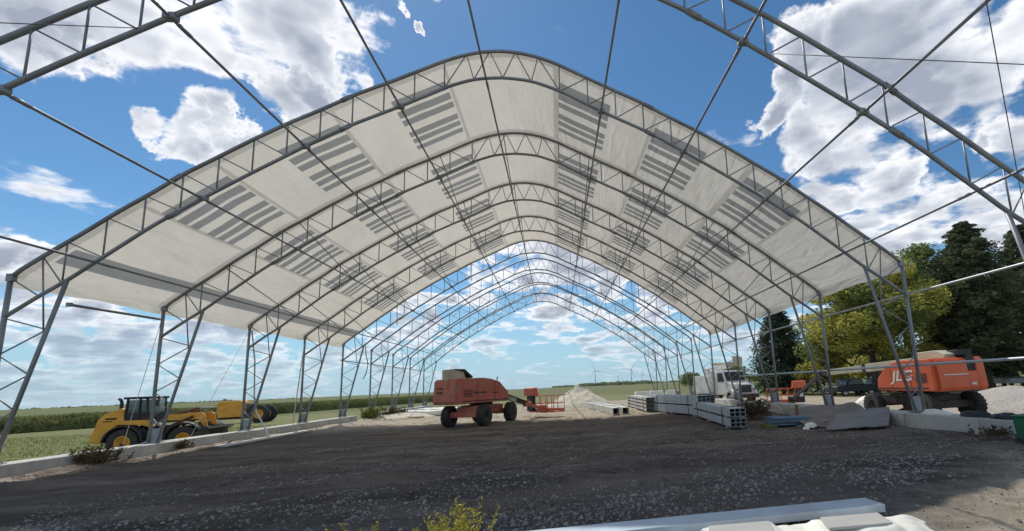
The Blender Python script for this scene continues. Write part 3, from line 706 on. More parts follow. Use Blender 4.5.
    m = MB(); m.box(bk+Vector((0, 0, .05)), (W, Dp, .06)); m.box(bk+Vector((0, -Dp/2, .16)), (W, .02, .17)); m.box(bk+Vector((0, Dp/2, .16)), (W, .02, .17)); bask = m.build('basket', paint, r)
    for sy in (-1, 1):
        m = MB(); y = sy*Dp/2
        for z in (.62, Hh): m.tube(bk+Vector((-W/2, y, z)), bk+Vector((W/2, y, z)), .026, 8)
        for k in range(5): m.tube(bk+Vector((-W/2+W*k/4, y, .05)), bk+Vector((-W/2+W*k/4, y, Hh)), .024, 8)
        m.build('guard_rail', paint, bask)
    for sx_ in (-1, 1):
        m = MB()
        for z in (.62, Hh): m.tube(bk+Vector((sx_*W/2, -Dp/2, z)), bk+Vector((sx_*W/2, Dp/2, z)), .026, 8)
        m.build('guard_rail', paint, bask)
    cx_ = -.85 if tail else .95
    m = MB(); m.box(bk+Vector((cx_, -Dp/2-.14, .80 if tail else .50)), (.62, .26, 1.35 if tail else .95)); m.build('tool_box', M['black'], bask, .03)
    m = MB(); m.prism([(-Dp/2-.32, Hh+.02), (-Dp/2-.30, Hh+.52), (-Dp/2-.05, Hh+.58), (-Dp/2+.1, Hh+.05)], bk.x+cx_-.55, bk.x+cx_+.5, 'x')
    cb = m.build('control_console', paint, bask, .02); cb.location = (0, bk.y, bk.z)
    m = MB(); m.box(bk+Vector((cx_+.02, -Dp/2-.285, .62)), (.3, .012, .3)); m.build('placard', M['white'], bask)
    if logo:
        text_mesh('JLG', .62*s, M['white'], r, (-1.137*s, -.50*s, 1.80*s), (PI/2, 0, -PI/2), .005, .25, 1.25)
        m = MB(); m.box((-.25*s, -2.30*s, 1.80*s), (1.1*s, .012, .04*s)); m.box((.45*s, -2.34*s, 1.42*s), (.22*s, .012, .09*s)); m.build('decal_stripe', M['white'], cw)
    else:
        m = MB(); m.box((1.137*s, -.8*s, 1.72*s), (.012, .75*s, .07*s)); m.box((1.137*s, .1*s, 1.68*s), (.012, .3*s, .08*s)); m.build('decal_stripe', M['darkmetal'], r)
        m = MB(); m.box((-.30*s, -2.31*s, 2.0*s), (.5*s, .05, .06*s)); m.box((-.30*s, -2.32*s, 1.78*s), (.5*s, .05, .07*s)); m.build('tail_vent', M['black'], cw)
        m = MB(); m.tube((.95*s, .35*s, 2.1*s), (.97*s, .38*s, 2.52*s), .03, 8); m.build('beacon', M['black'], r)
    return r
boom_lift('faded red orange boom lift on the dark dirt in the middle of the hall', (-4.45, 28.3, 0), R(-47), 1.07, M['orange'], (.1, 3.3, 1.0), (-.1, 5.2, .30), False, True, R(27))
boom_lift('bright orange boom lift behind the right concrete wall, cream boom stretching left', (17.05, 20.4, -.25), R(1), 1.08, M['orange2'], (.1, 7.9, 2.30), (1.0, 14.6, .15), True, False, 0, M['darkmetal'])

def wheel_loader():
    r = empty('wheel_loader', (-20.25, 27.2, -.48), R(6), 'yellow wheel loader with dark cab on the grass beside the left wall', 'loader')
    sp = [(1.37, -.98, .70), (-1.37, -.98, .70), (1.37, .98, .70), (-1.37, .98, .70)]
    first = None
    for (x, y, z) in sp:
        hub = empty('wheel_tmp')
        bpy.data.objects.remove(hub)
    tmp = empty('wheel_tmp'); wheel_set(tmp, [(0, 0, 0, 1)], .72, .52, M['yellow'], .36, M['rubber'])
    w0 = tmp.children[0]; w0.parent = r
    for i, (x, y, z) in enumerate(sp):
        w = w0 if i == 0 else copy_tree(w0, r)
        w.location = (x, y, z); w.rotation_euler = (0, 0, -PI/2 if y < 0 else PI/2)
    bpy.data.objects.remove(tmp)
    m = MB(); m.prism([(-3.05, .72), (-3.1, 1.05), (-2.95, 1.5), (-2.85, 1.95), (-2.6, 2.22), (-1.9, 2.52), (-1.72, 2.48), (-1.65, 1.70), (-2.0, 1.58), (-2.25, 1.1), (-2.35, .72)], -.78, .78, 'y'); m.build('engine_hood', M['yellow'], r, .05)
    m = MB(); m.box((-2.25, -.785, 1.98), (.5, .012, .10)); m.box((-2.4, -.785, 1.84), (.42, .012, .05)); m.build('decal_stripe', M['black'], r)
    m = MB(); m.path([(-1.95, -.62, 2.1), (-1.95, -.62, 2.85), (-2.01, -.62, 2.98), (-2.09, -.62, 3.04)], .075, 10); m.build('exhaust_pipe', M['darkmetal'], r)
    # cab
    m = MB(); b = .70
    for x, x2 in ((-1.70, -1.62), (-1.05, -1.05), (-.62, -.72)):
        for y in (-b, b): m.bar((x, y, 1.62), (x2, y, 3.0), .09, .09)
    m.box((-1.19, 0, 3.05), (1.20, 1.56, .12)); m.box((-1.16, 0, 1.95), (1.10, 1.42, .60)); m.build('cab', M['black'], r, .02)
    m = MB(); m.box((-1.34, -b+.02, 2.52), (.52, .012, .84)); m.build('side_window', M['glass'], r)
    m = MB(); m.box((-.86, -b+.02, 2.52), (.28, .012, .84)); m.build('side_window', M['glass'], r)
    m = MB(); m.box((-1.34, b-.02, 2.52), (.52, .012, .84)); m.build('side_window', M['glass'], r)
    m = MB(); m.box((-1.65, 0, 2.52), (.012, 1.2, .84)); m.build('rear_window', M['glass'], r)
    m = MB(); m.bar((-.64, 0, 2.1), (-.72, 0, 2.95), 1.25, .012, (1, 0, 0)); m.build('windscreen', M['glass'], r)
    m = MB(); m.box((-1.15, 0, 2.3), (.45, .5, .14)); m.box((-1.35, 0, 2.6), (.12, .48, .6)); m.build('driver_seat', M['darkmetal'], r, .03)
    m = MB(); m.bar((-.62, -.75, 2.9), (-.12, -.95, 2.86), .03); m.box((-.10, -.98, 2.72), (.05, .2, .34)); m.build('mirror', M['black'], r)
    # yellow sill and fenders
    m = MB(); m.prism([(-1.95, 1.66), (-1.95, 1.86), (-.55, 1.84), (-.15, 1.5), (-.25, 1.40), (-.7, 1.58)], -.98, -.72, 'y'); m.build('sill', M['yellow'], r, .02)
    for xc in (-1.37, 1.37):
        for sg in (-1, 1):
            m = MB(); pts = [(xc+.92*math.cos(a), .70+.92*math.sin(a)) for a in [PI*(.02+.96*i/12) for i in range(13)]]; inn = [(xc+.84*math.cos(a), .70+.84*math.sin(a)) for a in [PI*(.98-.96*i/12) for i in range(13)]]
            m.prism(pts+inn, sg*.70, sg*1.26, 'y'); m.build('fender', M['black'], r)
    m = MB(); m.box((-1.3, 0, .95), (2.2, .9, .75)); m.box((1.3, 0, .95), (1.6, .8, .7)); m.lathe([(.28, .6), (.28, 1.5)], (.05, 0, 0), 'z', 16); m.box((-.25, -.75, 1.0), (.8, .25, .55)); m.build('chassis', M['darkmetal'], r, .03)
    for sg in (-1, 1):
        m = MB(); m.prism([(.0, 1.75), (.05, 2.05), (.9, 2.06), (1.75, 2.12), (1.95, 1.95), (2.1, 1.35), (1.95, 1.25), (1.65, 1.72), (1.0, 1.72)], sg*.40, sg*.50, 'y'); m.build('lift_arm', M['yellow'], r, .01)
    m = MB(); m.tube((.3, -.56, 1.4), (1.4, -.56, 1.9), .07, 10); m.tube((.3, .56, 1.4), (1.4, .56, 1.9), .07, 10); m.prism([(1.0, 1.8), (1.15, 2.35), (1.35, 2.35), (1.4, 1.7)], -.12, .12, 'y'); m.tube((.0, 0, 2.0), (1.2, 0, 2.28), .08, 10); m.tube((1.3, 0, 1.9), (2.2, 0, 1.3), .06, 8); m.build('linkage', M['rust'], r)
    m = MB(); m.prism([(2.25, .30), (2.0, .6), (1.95, .95), (2.15, 1.25), (2.5, 1.32), (2.58, 1.2), (2.28, 1.1), (2.15, .85), (2.3, .6), (2.95, .16), (2.9, .10)], -1.25, 1.25, 'y'); m.prism([(2.25, .30), (2.0, .6), (1.95, .95), (2.15, 1.25), (2.5, 1.3), (2.95, .12)], -1.28, -1.25, 'y'); m.build('bucket', M['darkmetal'], r)
    r.scale = (.93, .93, .93)
    return r
wheel_loader()

def trailer_machine():
    r = empty('towed_spreader', (-37.0, 58.6, -.5), R(6), 'small yellow towed machine with one big black wheel, parked near the crop edge far left', 'trailer')
    m = MB(); m.prism([(-1.15, .75), (-1.35, 1.2), (-1.35, 2.3), (-1.1, 2.55), (.9, 2.62), (1.25, 2.35), (1.3, 1.2), (1.1, .75)], -.8, .8, 'y'); m.build('hopper', M['yellow'], r, .06)
    m = MB(); m.box((-.1, 0, .62), (3.2, 1.0, .22)); m.box((1.75, -.3, 1.5), (.5, .5, 1.3)); m.build('frame', M['darkmetal'], r, .02)
    for z in (1.35, 2.0):
        m = MB(); m.path([(-4.4, -.2, z-.5), (-3.2, -.15, z), (-1.35, 0, z)], .07, 8); m.build('drawbar', M['pale'], r)
    tmp = empty('wheel_tmp'); wheel_set(tmp, [(0, 0, 0, 1)], .98, .6, M['yellow'], .5, M['rubber']); w0 = tmp.children[0]; w0.parent = r; w0.location = (3.0, -.9, .98); w0.rotation_euler.z = -PI/2
    w1 = copy_tree(w0, r); w1.location = (3.0, .9, .98); w1.rotation_euler.z = PI/2; bpy.data.objects.remove(tmp)
    m = MB(); m.tube((3.0, -.9, .98), (3.0, .9, .98), .1, 10); m.bar((1.2, 0, .8), (3.0, 0, .98), .3, .2); m.build('axle', M['darkmetal'], r)
trailer_machine()

def bucket_truck():
    # local: front faces -y
    r = empty('bucket_truck', (15.5, 41.0, -.2), R(12), 'white bucket truck with a folded cream boom parked beyond the right wall', 'truck')
    m = MB(); m.box((0, 1.0, .85), (.9, 7.0, .28)); m.build('chassis', M['darkmetal'], r, .02)
    m = MB(); m.prism([(-2.6, .75), (-2.65, 1.45), (-2.45, 1.72), (-1.35, 1.95), (-1.3, .75)], -1.0, 1.0, 'x'); hd = m.build('hood', M['white'], r, .07)
    m = MB(); m.box((0, -2.64, 1.28), (1.25, .05, .62)); m.build('grille', M['darkmetal'], hd, .01)
    for sg in (-1, 1):
        m = MB(); m.box((sg*.84, -2.63, 1.2), (.26, .05, .2)); m.build('headlight', M['glass'], hd, .01)
        m = MB(); m.prism([(-2.6, .55), (-2.62, 1.1), (-2.2, 1.25), (-1.5, 1.2), (-1.25, .6), (-1.5, .62), (-1.65, 1.0), (-2.2, 1.02), (-2.35, .62)], sg*1.0, sg*1.24, 'x'); m.build('fender', M['white'], r, .02)
    m = MB(); m.box((0, -2.78, .68), (2.4, .2, .32)); m.build('bumper', M['darkmetal'], r, .03)
    m = MB(); m.prism([(-1.35, .8), (-1.38, 1.9), (-1.05, 2.85), (-.9, 2.95), (.35, 2.95), (.42, 2.85), (.42, .8)], -1.08, 1.08, 'x'); m.build('cab', M['white'], r, .06)
    m = MB(); m.bar((0, -1.375, 2.02), (0, -1.10, 2.78), 1.92, .03, (0, 1, 0)); m.build('windscreen', M['black'], r)
    for sg in (-1, 1):
        m = MB(); m.prism([(-1.15, 1.95), (-.9, 2.72), (-.1, 2.72), (-.1, 1.95)], sg*1.08, sg*1.10, 'x'); m.build('side_window', M['black'], r)
        m = MB(); m.bar((sg*1.1, -1.2, 2.2), (sg*1.42, -1.35, 2.2), .03); m.box((sg*1.42, -1.36, 2.2), (.2, .06, .5)); m.build('mirror', M['black'], r)
    for sg in (-1, 1):
        m = MB(); m.box((sg*.95, 2.6, 1.75), (.50, 3.3, 1.7)); b_ = m.build('utility_body', M['white'], r, .03)
        for k in range(2):
            m = MB(); m.box((sg*1.21, 1.8+k*1.6, 1.75), (.02, 1.4, 1.5)); m.build('locker_door', M['white'], b_, .01)
    m = MB(); m.box((0, .78, 1.9), (2.25, .35, 2.1)); m.lathe([(.30, .9), (.30, 2.95), (.22, 3.0)], (-.95, .75, 0), 'z', 16); m.build('front_locker', M['white'], r, .04)
    m = MB(); m.lathe([(.4, 1.2), (.32, 2.6)], (0, 3.2, 0), 'z', 16); m.box((0, 3.2, 2.9), (.6, .8, .7)); m.build('boom_pedestal', M['white'], r, .03)
    m = MB(); m.bar((0, 3.4, 3.1), (.0, -.6, 3.35), .34, .38); b1 = m.build('boom', M['white'], r, .02)
    m = MB(); m.bar((0, -.5, 3.5), (.05, 2.6, 3.65), .26, .28); m.lathe([(.28, -.25), (.28, .25)], (0, -.5, 3.45), 'x', 14); m.build('upper_boom', M['cream'], b1, .02)
    m = MB(); m.prism([(-1.1, 3.3), (-1.15, 4.1), (-.55, 4.15), (-.5, 3.3)], .35, 1.0, 'x'); m.box((.67, -.6, 4.15), (.8, .2, .12)); m.build('bucket', M['cream'], r, .05)
    tmp = empty('wheel_tmp'); wheel_set(tmp, [(0, 0, 0, 1)], .5, .3, M['pale'], .28, M['rubber']); w0 = tmp.children[0]; w0.parent = r; bpy.data.objects.remove(tmp)
    for i, (x, y) in enumerate(((1.0, -1.95), (-1.0, -1.95), (.95, 3.2), (-.95, 3.2))):
        w = w0 if i == 0 else copy_tree(w0, r); w.location = (x, y, .5); w.rotation_euler.z = 0 if x > 0 else PI
bucket_truck()

def pickup(name, loc, rz, paint, label, cat):
    r = empty(name, loc, rz, label, cat)
    m = MB(); m.prism([(-2.5, .45), (-2.55, .95), (-2.4, 1.05), (-1.3, 1.12), (-1.25, 1.1), (.6, 1.1), (2.6, 1.08), (2.65, .5), (2.2, .42)], -.93, .93, 'y'); m.build('body', paint, r, .06)
    m = MB(); m.prism([(-1.3, 1.1), (-.7, 1.66), (-.5, 1.72), (.6, 1.72), (.95, 1.1)], -.82, .82, 'y'); m.build('cab', paint, r, .05)
    for sg in (-1, 1):
        m = MB(); m.prism([(-1.1, 1.14), (-.65, 1.6), (.5, 1.6), (.75, 1.14)], sg*.822, sg*.84, 'y'); m.build('side_window', M['glass'], r)
    m = MB(); m.bar((-1.27, 0, 1.16), (-.76, 0, 1.66), 1.4, .02, (1, 0, 0)); m.build('windscreen', M['glass'], r)
    tmp = empty('wheel_tmp'); wheel_set(tmp, [(0, 0, 0, 1)], .38, .26, M['pale'], .22, M['rubber'], lugs=14); w0 = tmp.children[0]; w0.parent = r; bpy.data.objects.remove(tmp)
    for i, (x, y) in enumerate(((1.6, -.8), (-1.6, -.8), (1.6, .8), (-1.6, .8))):
        w = w0 if i == 0 else copy_tree(w0, r); w.location = (x, y, .38); w.rotation_euler.z = -PI/2 if y < 0 else PI/2
    for sg in (-1, 1):
        m = MB(); m.box((-2.52, sg*.7, .85), (.05, .3, .14)); m.build('headlight', M['glass'], r)
pickup('pickup_truck', (29.8, 44.5, -.25), R(10), M['black'], 'dark pickup truck under the trees between the two lift parts', 'pickup')
bpy.data.objects[-1] if False else None
pickup('parked_car', (35.3, 47.5, -.25), R(4), M['white'], 'white car parked in tree shade left of the bright orange lift', 'car')
pickup('parked_car', (48.4, 45.2, -.25), R(60), M['steel_lite'], 'silver car in deep tree shade behind the gravel heap, right edge', 'car')

# ------------------------------------------------------------------ stacked steel
def tube_stack(name, a, b_, nx_, tiers, tw, th, gap, mt, label, cat, wall=.008):
    a = Vector(a); b_ = Vector(b_); d = (b_-a); L_ = d.length; rz = math.atan2(-d.x, d.y)
    r = empty(name, a, rz, label, cat); z = .1; first = None
    rows = []
    for t in range(tiers[0]):
        for k in range(tiers[1]): rows.append(z+th/2); z += th+.004
        z += gap
    m = MB(); w = nx_*tw
    # hollow tube open at both ends
    o_, i_ = tw/2-.003, tw/2-.003-wall; ho, hi_ = th/2, th/2-wall
    vs = []
    for y in (0, L_):
        for (p, q) in ((o_, ho), (i_, hi_)): vs += [(-p, y, -q), (p, y, -q), (p, y, q), (-p, y, q)]
    fs = []
    for k in range(4):
        k2 = (k+1) % 4
        fs += [(k, k2, 8+k2, 8+k), (4+k2, 4+k, 12+k, 12+k2), (k, 4+k, 4+k2, k2), (8+k, 8+k2, 12+k2, 12+k)]
    m.add(vs, fs)
    for zz in rows:
        for i in range(nx_):
            o = m.build('tube', mt, r) if first is None else first.copy()
            if first is None: first = o
            else: col.objects.link(o); o.parent = r
            o.location = ((i+.5)*tw, random.uniform(-.03, .03), zz)
    for y in (.6, L_*.5, L_-.6):
        for zb in [.05]+[.1+(t+1)*(tiers[1]*(th+.004))+t*gap+gap/2 for t in range(tiers[0]-1)]:
            q = MB(); q.box((w/2, y, zb), (w+.1, .1, .095 if zb == .05 else gap*.95)); q.build('spacer', M['wood'], r)
    for y in (1.2, L_-1.4):
        q = MB(); t_ = z-gap+.006
        for p1, p2 in (((-.012, .1), (-.012, t_)), ((-.012, t_), (w+.012, t_)), ((w+.012, t_), (w+.012, .1))): q.bar((p1[0], y, p1[1]), (p2[0], y, p2[1]), .03, .006, (0, 1, 0))
        q.build('strap', M['cable'], r)
    return r
tube_stack('tube_bundle', (6.62, 17.55, 0), (7.45, 25.4, 0), 3, (2, 2), .205, .15, .08, M['bundle'], 'two tier bundle of hollow galvanised tubes with dark open ends, nearest the blue panels', 'tube bundle')
tube_stack('tube_bundle', (7.55, 24.6, 0), (6.25, 31.5, 0), 4, (2, 3), .26, .155, .07, M['bundle'], 'tall pale blue grey bundle of tubes directly behind the open ended bundle', 'tube bundle')
tube_stack('beam_stack', (5.85, 30.6, 0), (6.1, 40.5, 0), 2, (4, 1), .36, .15, .09, M['pale'], 'stack of white beams in four spaced layers left of the tall tube bundle', 'beam stack')
for i, (dx, lb) in enumerate(((0, 'left one of two long white box beams lying beside the sand pile'), (.62, 'right one of two long white box beams lying beside the sand pile'))):
    m = MB(); W_, H_ = .44, .42; L_ = 12.5; t = .03; vs = []
    for y in (0, L_):
        for (p, q) in ((W_/2, H_/2), (W_/2-t, H_/2-t)): vs += [(-p, y, -q), (p, y, -q), (p, y, q), (-p, y, q)]
    fs = []
    for k in range(4):
        k2 = (k+1) % 4; fs += [(k, k2, 8+k2, 8+k), (4+k2, 4+k, 12+k, 12+k2), (k, 4+k, 4+k2, k2), (8+k, 8+k2, 12+k2, 12+k)]
    m.add(vs, fs); o = m.build('box_beam', M['pale'], loc=(3.75+dx, 29.9, .24), rz=R(4)); tag(o, lb, 'beam', 'long box beams by the sand pile')
def wrapped_roll(loc, rz, l, rr, label, group=None):
    m = MB(); n = 14; pts = []; rs_ = []
    for i in range(n+1):
        t = i/n; pts.append((0, l*(t-.5), rr+.03*math.sin(t*9+loc[0]))); rs_.append(rr*(1+.10*fbm(t*4, loc[0], 3, 2))*(1 if 0 < i < n else .6))
    m.path(pts, rs_, 12); o = m.build('wrapped_roll', M['vinyl'], loc=loc, rz=rz); return tag(o, label, 'roll', group)
for (x, y, rz_, l, rr, lb) in ((-11.3, 41.5, 70, 4.6, .26, 'nearest white wrapped roll on the pale ground left of the red orange lift'), (-10.6, 43.6, 80, 5.2, .30, 'fattest white wrapped roll, second behind the red orange lift'), (-12.6, 44.2, 60, 3.4, .25, 'short white wrapped roll at the left end of the heap'), (-9.8, 45.8, 74, 6.0, .27, 'longest white wrapped roll at the back of the heap')):
    wrapped_roll((x, y, 0), R(rz_), l, rr, lb, 'white rolls left of the red lift')
for (x, y, rz_, l, lb) in ((-12.6, 40.0, 66, 4.2, 'pale plank lying on the ground in front of the white rolls'), (-10.9, 47.5, 75, 6.2, 'long pale plank lying behind the white rolls')):
    m = MB(); m.box((0, 0, .06), (.28, l, .09)); o = m.build('plank', M['wood'], loc=(x, y, .02), rz=R(rz_)); tag(o, lb, 'plank')
m = MB(); m.box((0, 0, .05), (.55, 7.5, .07)); o = m.build('plank', M['pale'], loc=(-14.35, 25.6, .04), rz=R(1.5)); tag(o, 'long pale strip added for sunlit ground along the foot of the left wall', 'plank')  # board added to stand for a sunlit strip of ground
# white wrapped pallets beyond the stacks
for i, (x, y, lb) in enumerate(((9.6, 52.5, 'left one of three white wrapped pallets beyond the tube bundles'), (11.4, 52.9, 'middle one of three white wrapped pallets beyond the tube bundles'), (13.1, 52.2, 'right one of three white wrapped pallets beyond the tube bundles'))):
    r = empty('pallet_load', (x, y, 0), R(4*i), lb, 'pallet', 'white pallets beyond the bundles')
    m = MB(); [m.box((0, yy, .11), (1.6, .12, .02)) for yy in (-.5, 0, .5)]; [m.box((xx, 0, .05), (.1, 1.2, .1)) for xx in (-.7, 0, .7)]; m.build('pallet', M['wood'], r)
    m = MB(); m.box((0, 0, .58), (1.55, 1.15, .9), taper=.94); m.build('load', M['vinyl'], r, .08)
# blue panels
r = empty('panel_stack', (9.15, 17.9, .02), R(-14), 'stack of blue ribbed panels between the tube bundle and the tilted grey sheet', 'panels')
for k in range(5):
    m = MB(); z = .05+k*.06; n = 8; w_ = .95; vs = []
    poly = []
    for i in range(n):
        x0 = -w_/2+w_*i/n; dx = w_/n; poly += [(x0, 0), (x0+dx*.3, 0), (x0+dx*.4, .03), (x0+dx*.7, .03), (x0+dx*.8, 0)]
    poly.append((w_/2, 0)); top = poly; bot = [(a, b_-.012) for a, b_ in reversed(poly)]
    L2 = 1.0-.04*k
    m.prism(top+bot, -L2+.04*k, L2+.05*(k % 2), 'x')
    o = m.build('panel', M['blue'], r); o.location = (random.uniform(-.04, .04), random.uniform(-.05, .05), z); o.rotation_euler.z = R(random.uniform(-3, 3))
m = MB(); m.box((-.6, 0, .02), (.1, 1., .07)); m.build('spacer', M['wood'], r)
m = MB(); m.box((.6, 0, .02), (.1, 1., .07)); m.build('spacer', M['wood'], r)
# two big sheets tilted against the end of the wall
def warped_sheet(name, P4, mt, label, cat, seed, amp, th=.03, n=30):
    m = MB(); vs = []; P4 = [Vector(p) for p in P4]
    for j in range(n+1):
        for i in range(n+1):
            u, v = i/n, j/n
            p = (P4[0]*(1-u)+P4[1]*u)*(1-v)+(P4[3]*(1-u)+P4[2]*u)*v
            p += Vector((.05*fbm(v*3, u, seed, 2), .05*fbm(u*3, v, seed+2, 2), amp*fbm(u*1.8, v*1.8, seed+1, 3)+amp*.5*abs(fbm(u*4-v*2, v*2, seed+6, 2))))
            p.z = max(p.z, gh(p.x, p.y)+.012); vs.append(p)
    m.add(vs, [(j*(n+1)+i, j*(n+1)+i+1, (j+1)*(n+1)+i+1, (j+1)*(n+1)+i) for j in range(n) for i in range(n)], True)
    o = m.build(name, mt); md = o.modifiers.new('t', 'SOLIDIFY'); md.thickness = th; return tag(o, label, cat)
warped_sheet('earth_cloth', [(8.9, 16.2, .04), (11.7, 15.5, .16), (12.5, 18.6, .64), (10.4, 20.8, .42)], M['tarp'], 'dusty brown cloth rising from the dirt to the end of the right wall', 'cloth', 3, .16)
warped_sheet('metal_sheet', [(9.0, 15.05, .06), (11.2, 14.9, .10), (12.35, 16.3, .60), (10.6, 16.9, .40)], M['bundle'] if False else mat('dull grey sheet', (.20, .195, .19), .6, .1, .15, 2., dirt=(.16, .14, .12), dirt_amt=.6), 'flat grey sheet tilted on top of the dusty brown cloth', 'sheet', 7, .05, .04)
for (x, y, z, l, rz_, ry, lb) in ((9.9, 18.6, .35, 1.5, 60, 28, 'broken board leaning steeply between the blue panels and the brown cloth'), (9.6, 17.0, .12, 1.1, -30, 12, 'short broken board against the corner of the brown cloth'), (10.6, 21.6, .45, 1.3, 100, 20, 'broken board sticking up behind the brown cloth')):
    m = MB(); m.box((0, 0, 0), (l, .12, .04), Matrix.Rotation(R(-ry), 3, 'Y')); o = m.build('broken_board', M['rust'] if ry > 25 else M['wood'], loc=(x, y, z), rz=R(rz_)); tag(o, lb, 'board')
def lump(name, loc, sz, mt, label, cat, seed=1, bump_=.25, sub=4):
    bm = bmesh.new(); bmesh.ops.create_icosphere(bm, subdivisions=sub, radius=1)
    for v in bm.verts:
        k = 1+bump_*mnoise.fractal(v.co*1.4+Vector((seed, seed, 0)), 1, 2, 4); v.co = Vector((v.co.x*sz[0]*k, v.co.y*sz[1]*k, max(-.15, v.co.z)*sz[2]*k))
    me = bpy.data.meshes.new(name); bm.to_mesh(me); bm.free(); me.polygons.foreach_set('use_smooth', [True]*len(me.polygons)); me.materials.append(mt)
    o = bpy.data.objects.new(name, me); col.objects.link(o); o.location = loc; return tag(o, label, cat)
lump('plastic_bag', (9.05, 16.1, .1), (.20, .16, .16), M['vinyl'], 'crumpled white bag on the left corner of the tilted grey sheet', 'bag', 3)
lump('plastic_bag', (8.75, 15.9, .05), (.12, .10, .08), M['vinyl'], 'small white scrap of bag in front of the grey sheet corner', 'bag', 4)
lump('cement_bag', (12.4, 14.2, .5), (.28, .55, .13), M['vinyl'], 'white bag lying on top of the right wall', 'bag', 5)
lump('sand_bag', (12.38, 12.75, .5), (.26, .48, .14), M['black'], 'left one of two black bags on top of the right wall', 'bag', 6)
lump('sand_bag', (12.36, 11.75, .5), (.26, .42, .15), M['black'], 'right one of two black bags on top of the right wall', 'bag', 7)
lump('wrapped_bale', (19.3, 27.2, -.2), (.9, .7, .72), M['vinyl'], 'white wrapped bale behind the left wheels of the bright orange lift', 'bale', 8, .12)
# heaps
def heap(name, loc, rx, ry, h, mt, label, cat, seed, pw=1.1, n=70):
    m = MB(); vs = []
    for j in range(n+1):
        for i in range(n+1):
            u, v = 2*i/n-1, 2*j/n-1; d = math.hypot(u, v)*(1+.12*fbm(u*1.5, v*1.5, seed, 3))
            z = h*max(0, 1-d)**pw*(1+.1*fbm(u*4, v*4, seed+2, 3))+.03*fbm(u*12, v*12, seed, 2)*(1 if d < 1 else 0)
            z -= .06 if d > .98 else 0
            vs.append((u*rx, v*ry, z))
    m.add(vs, [(j*(n+1)+i, j*(n+1)+i+1, (j+1)*(n+1)+i+1, (j+1)*(n+1)+i) for j in range(n) for i in range(n)], True)
    return tag(m.build(name, mt, loc=loc), label, cat)
heap('sand_pile', (2.3, 50.5, 0), 3.4, 3.6, 2.1, M['sandpile'], 'pointed heap of pale crushed limestone behind the basket of the red orange lift', 'heap', 2, .95)
heap('gravel_pile', (24.6, 22.6, -.25), 6.0, 4.2, 1.15, M['gravelpile'], 'long low heap of grey gravel at the right edge behind the bright orange lift', 'heap', 5, .7)
heap('rubble_pile', (-13.0, 41.0, 0), 3.2, 1.6, .45, M['sandpile'], 'low mound of broken pale stone beside the white rolls', 'heap', 9, .8)
# green bin at the right edge
r = empty('waste_bin', (11.55, 10.35, 0), R(20), 'dark green plastic bin cut off by the right edge of the picture', 'bin')
m = MB(); m.box((0, 0, .36), (.50, .48, .60), taper=1.14); m.build('bin_body', M['green'], r, .03)
m = MB(); m.box((0, 0, .69), (.66, .62, .05)); m.build('lid', M['green'], r, .02)
for s_ in (-1, 1):
    m = MB(); m.lathe([(.09, -.03), (.09, .03)], (s_*.24, .22, .09), 'x', 14); m.build('wheel', M['rubber'], r)

# ------------------------------------------------------------------ foreground: steel channel and folded vinyl
r = empty('steel_channel', (1.9, 6.10, 0), R(3.3), 'long pale blue white steel channel lying across the near ground', 'steel channel')
m = MB(); w2 = .19; L_ = 2.42; z0 = .06; t = .008; h_ = .10
m.prism([(-w2, z0), (-w2, z0+h_), (w2, z0+h_), (w2, z0), (w2-t, z0), (w2-t, z0+h_-t), (-w2+t, z0+h_-t), (-w2+t, z0)], -L_-1.0, L_, 'x'); m.build('channel', M['whitesheet'], r, .006)
for x in (-1.8, 1.6):
    m = MB(); m.box((x, 0, .03), (.1, .5, .06)); m.build('spacer', M['wood'], r)
n1_, n2_ = 110, 60; m = MB(); vs = []
def vz(x, y):
    e = sstep(0, .35, x-1.0-.35*math.sin(y*2.5))*sstep(4.38, 4.0, x+.55*(y-5.2)*-1+.1*fbm(y*3, 1, 2, 2))
    e *= sstep(5.86-.05*math.sin(x*3), 5.62, y)
    z = .11*e
    for (cx_, cy_, hw, hd) in ((2.0, 5.30, .40, .24), (3.36, 5.27, .42, .24)):
        z += .07*sstep(hw+.14, hw, abs(x-cx_-.25*(y-cy_)))*sstep(hd+.14, hd, abs(y-cy_))
    z += e*(.016*fbm(x*2, y*3, 4, 4)+.055*abs(fbm(x*1.6+y*1.9, y*1.1, 8, 3)))
    return z
for j in range(n2_+1):
    for i in range(n1_+1):
        x = .8+4.3*i/n1_; y = 4.3+1.85*j/n2_; vs.append((x, y, vz(x, y)+gh(x, y)*.3+.012))
m.add(vs, [(j*(n1_+1)+i, j*(n1_+1)+i+1, (j+1)*(n1_+1)+i+1, (j+1)*(n1_+1)+i) for j in range(n2_) for i in range(n1_)
     if max(vz(.8+4.3*(i+a)/n1_, 4.3+1.85*(j+b_)/n2_) for a in (0, 1) for b_ in (0, 1)) > .015], True)
o = m.build('folded_vinyl', M['vinyl']); md = o.modifiers.new('t', 'SOLIDIFY'); md.thickness = .02; tag(o, 'big sheet of folded white vinyl in the sun at the bottom edge', 'vinyl sheet')
for (cx_, cy_, lb) in ((2.02, 5.31, 'left grey board lying on the folded white vinyl'), (3.38, 5.28, 'right grey board lying on the folded white vinyl')):
    m = MB(); hw, hd = .38, .20
    m.prism([(-hw-.06, -hd), (hw-.06, -hd), (hw+.05, hd), (-hw+.07, hd)], 0, .035, 'z'); o = m.build('grey_board', M['greyflat'], loc=(cx_, cy_, .205), bevel=.01); tag(o, lb, 'board')

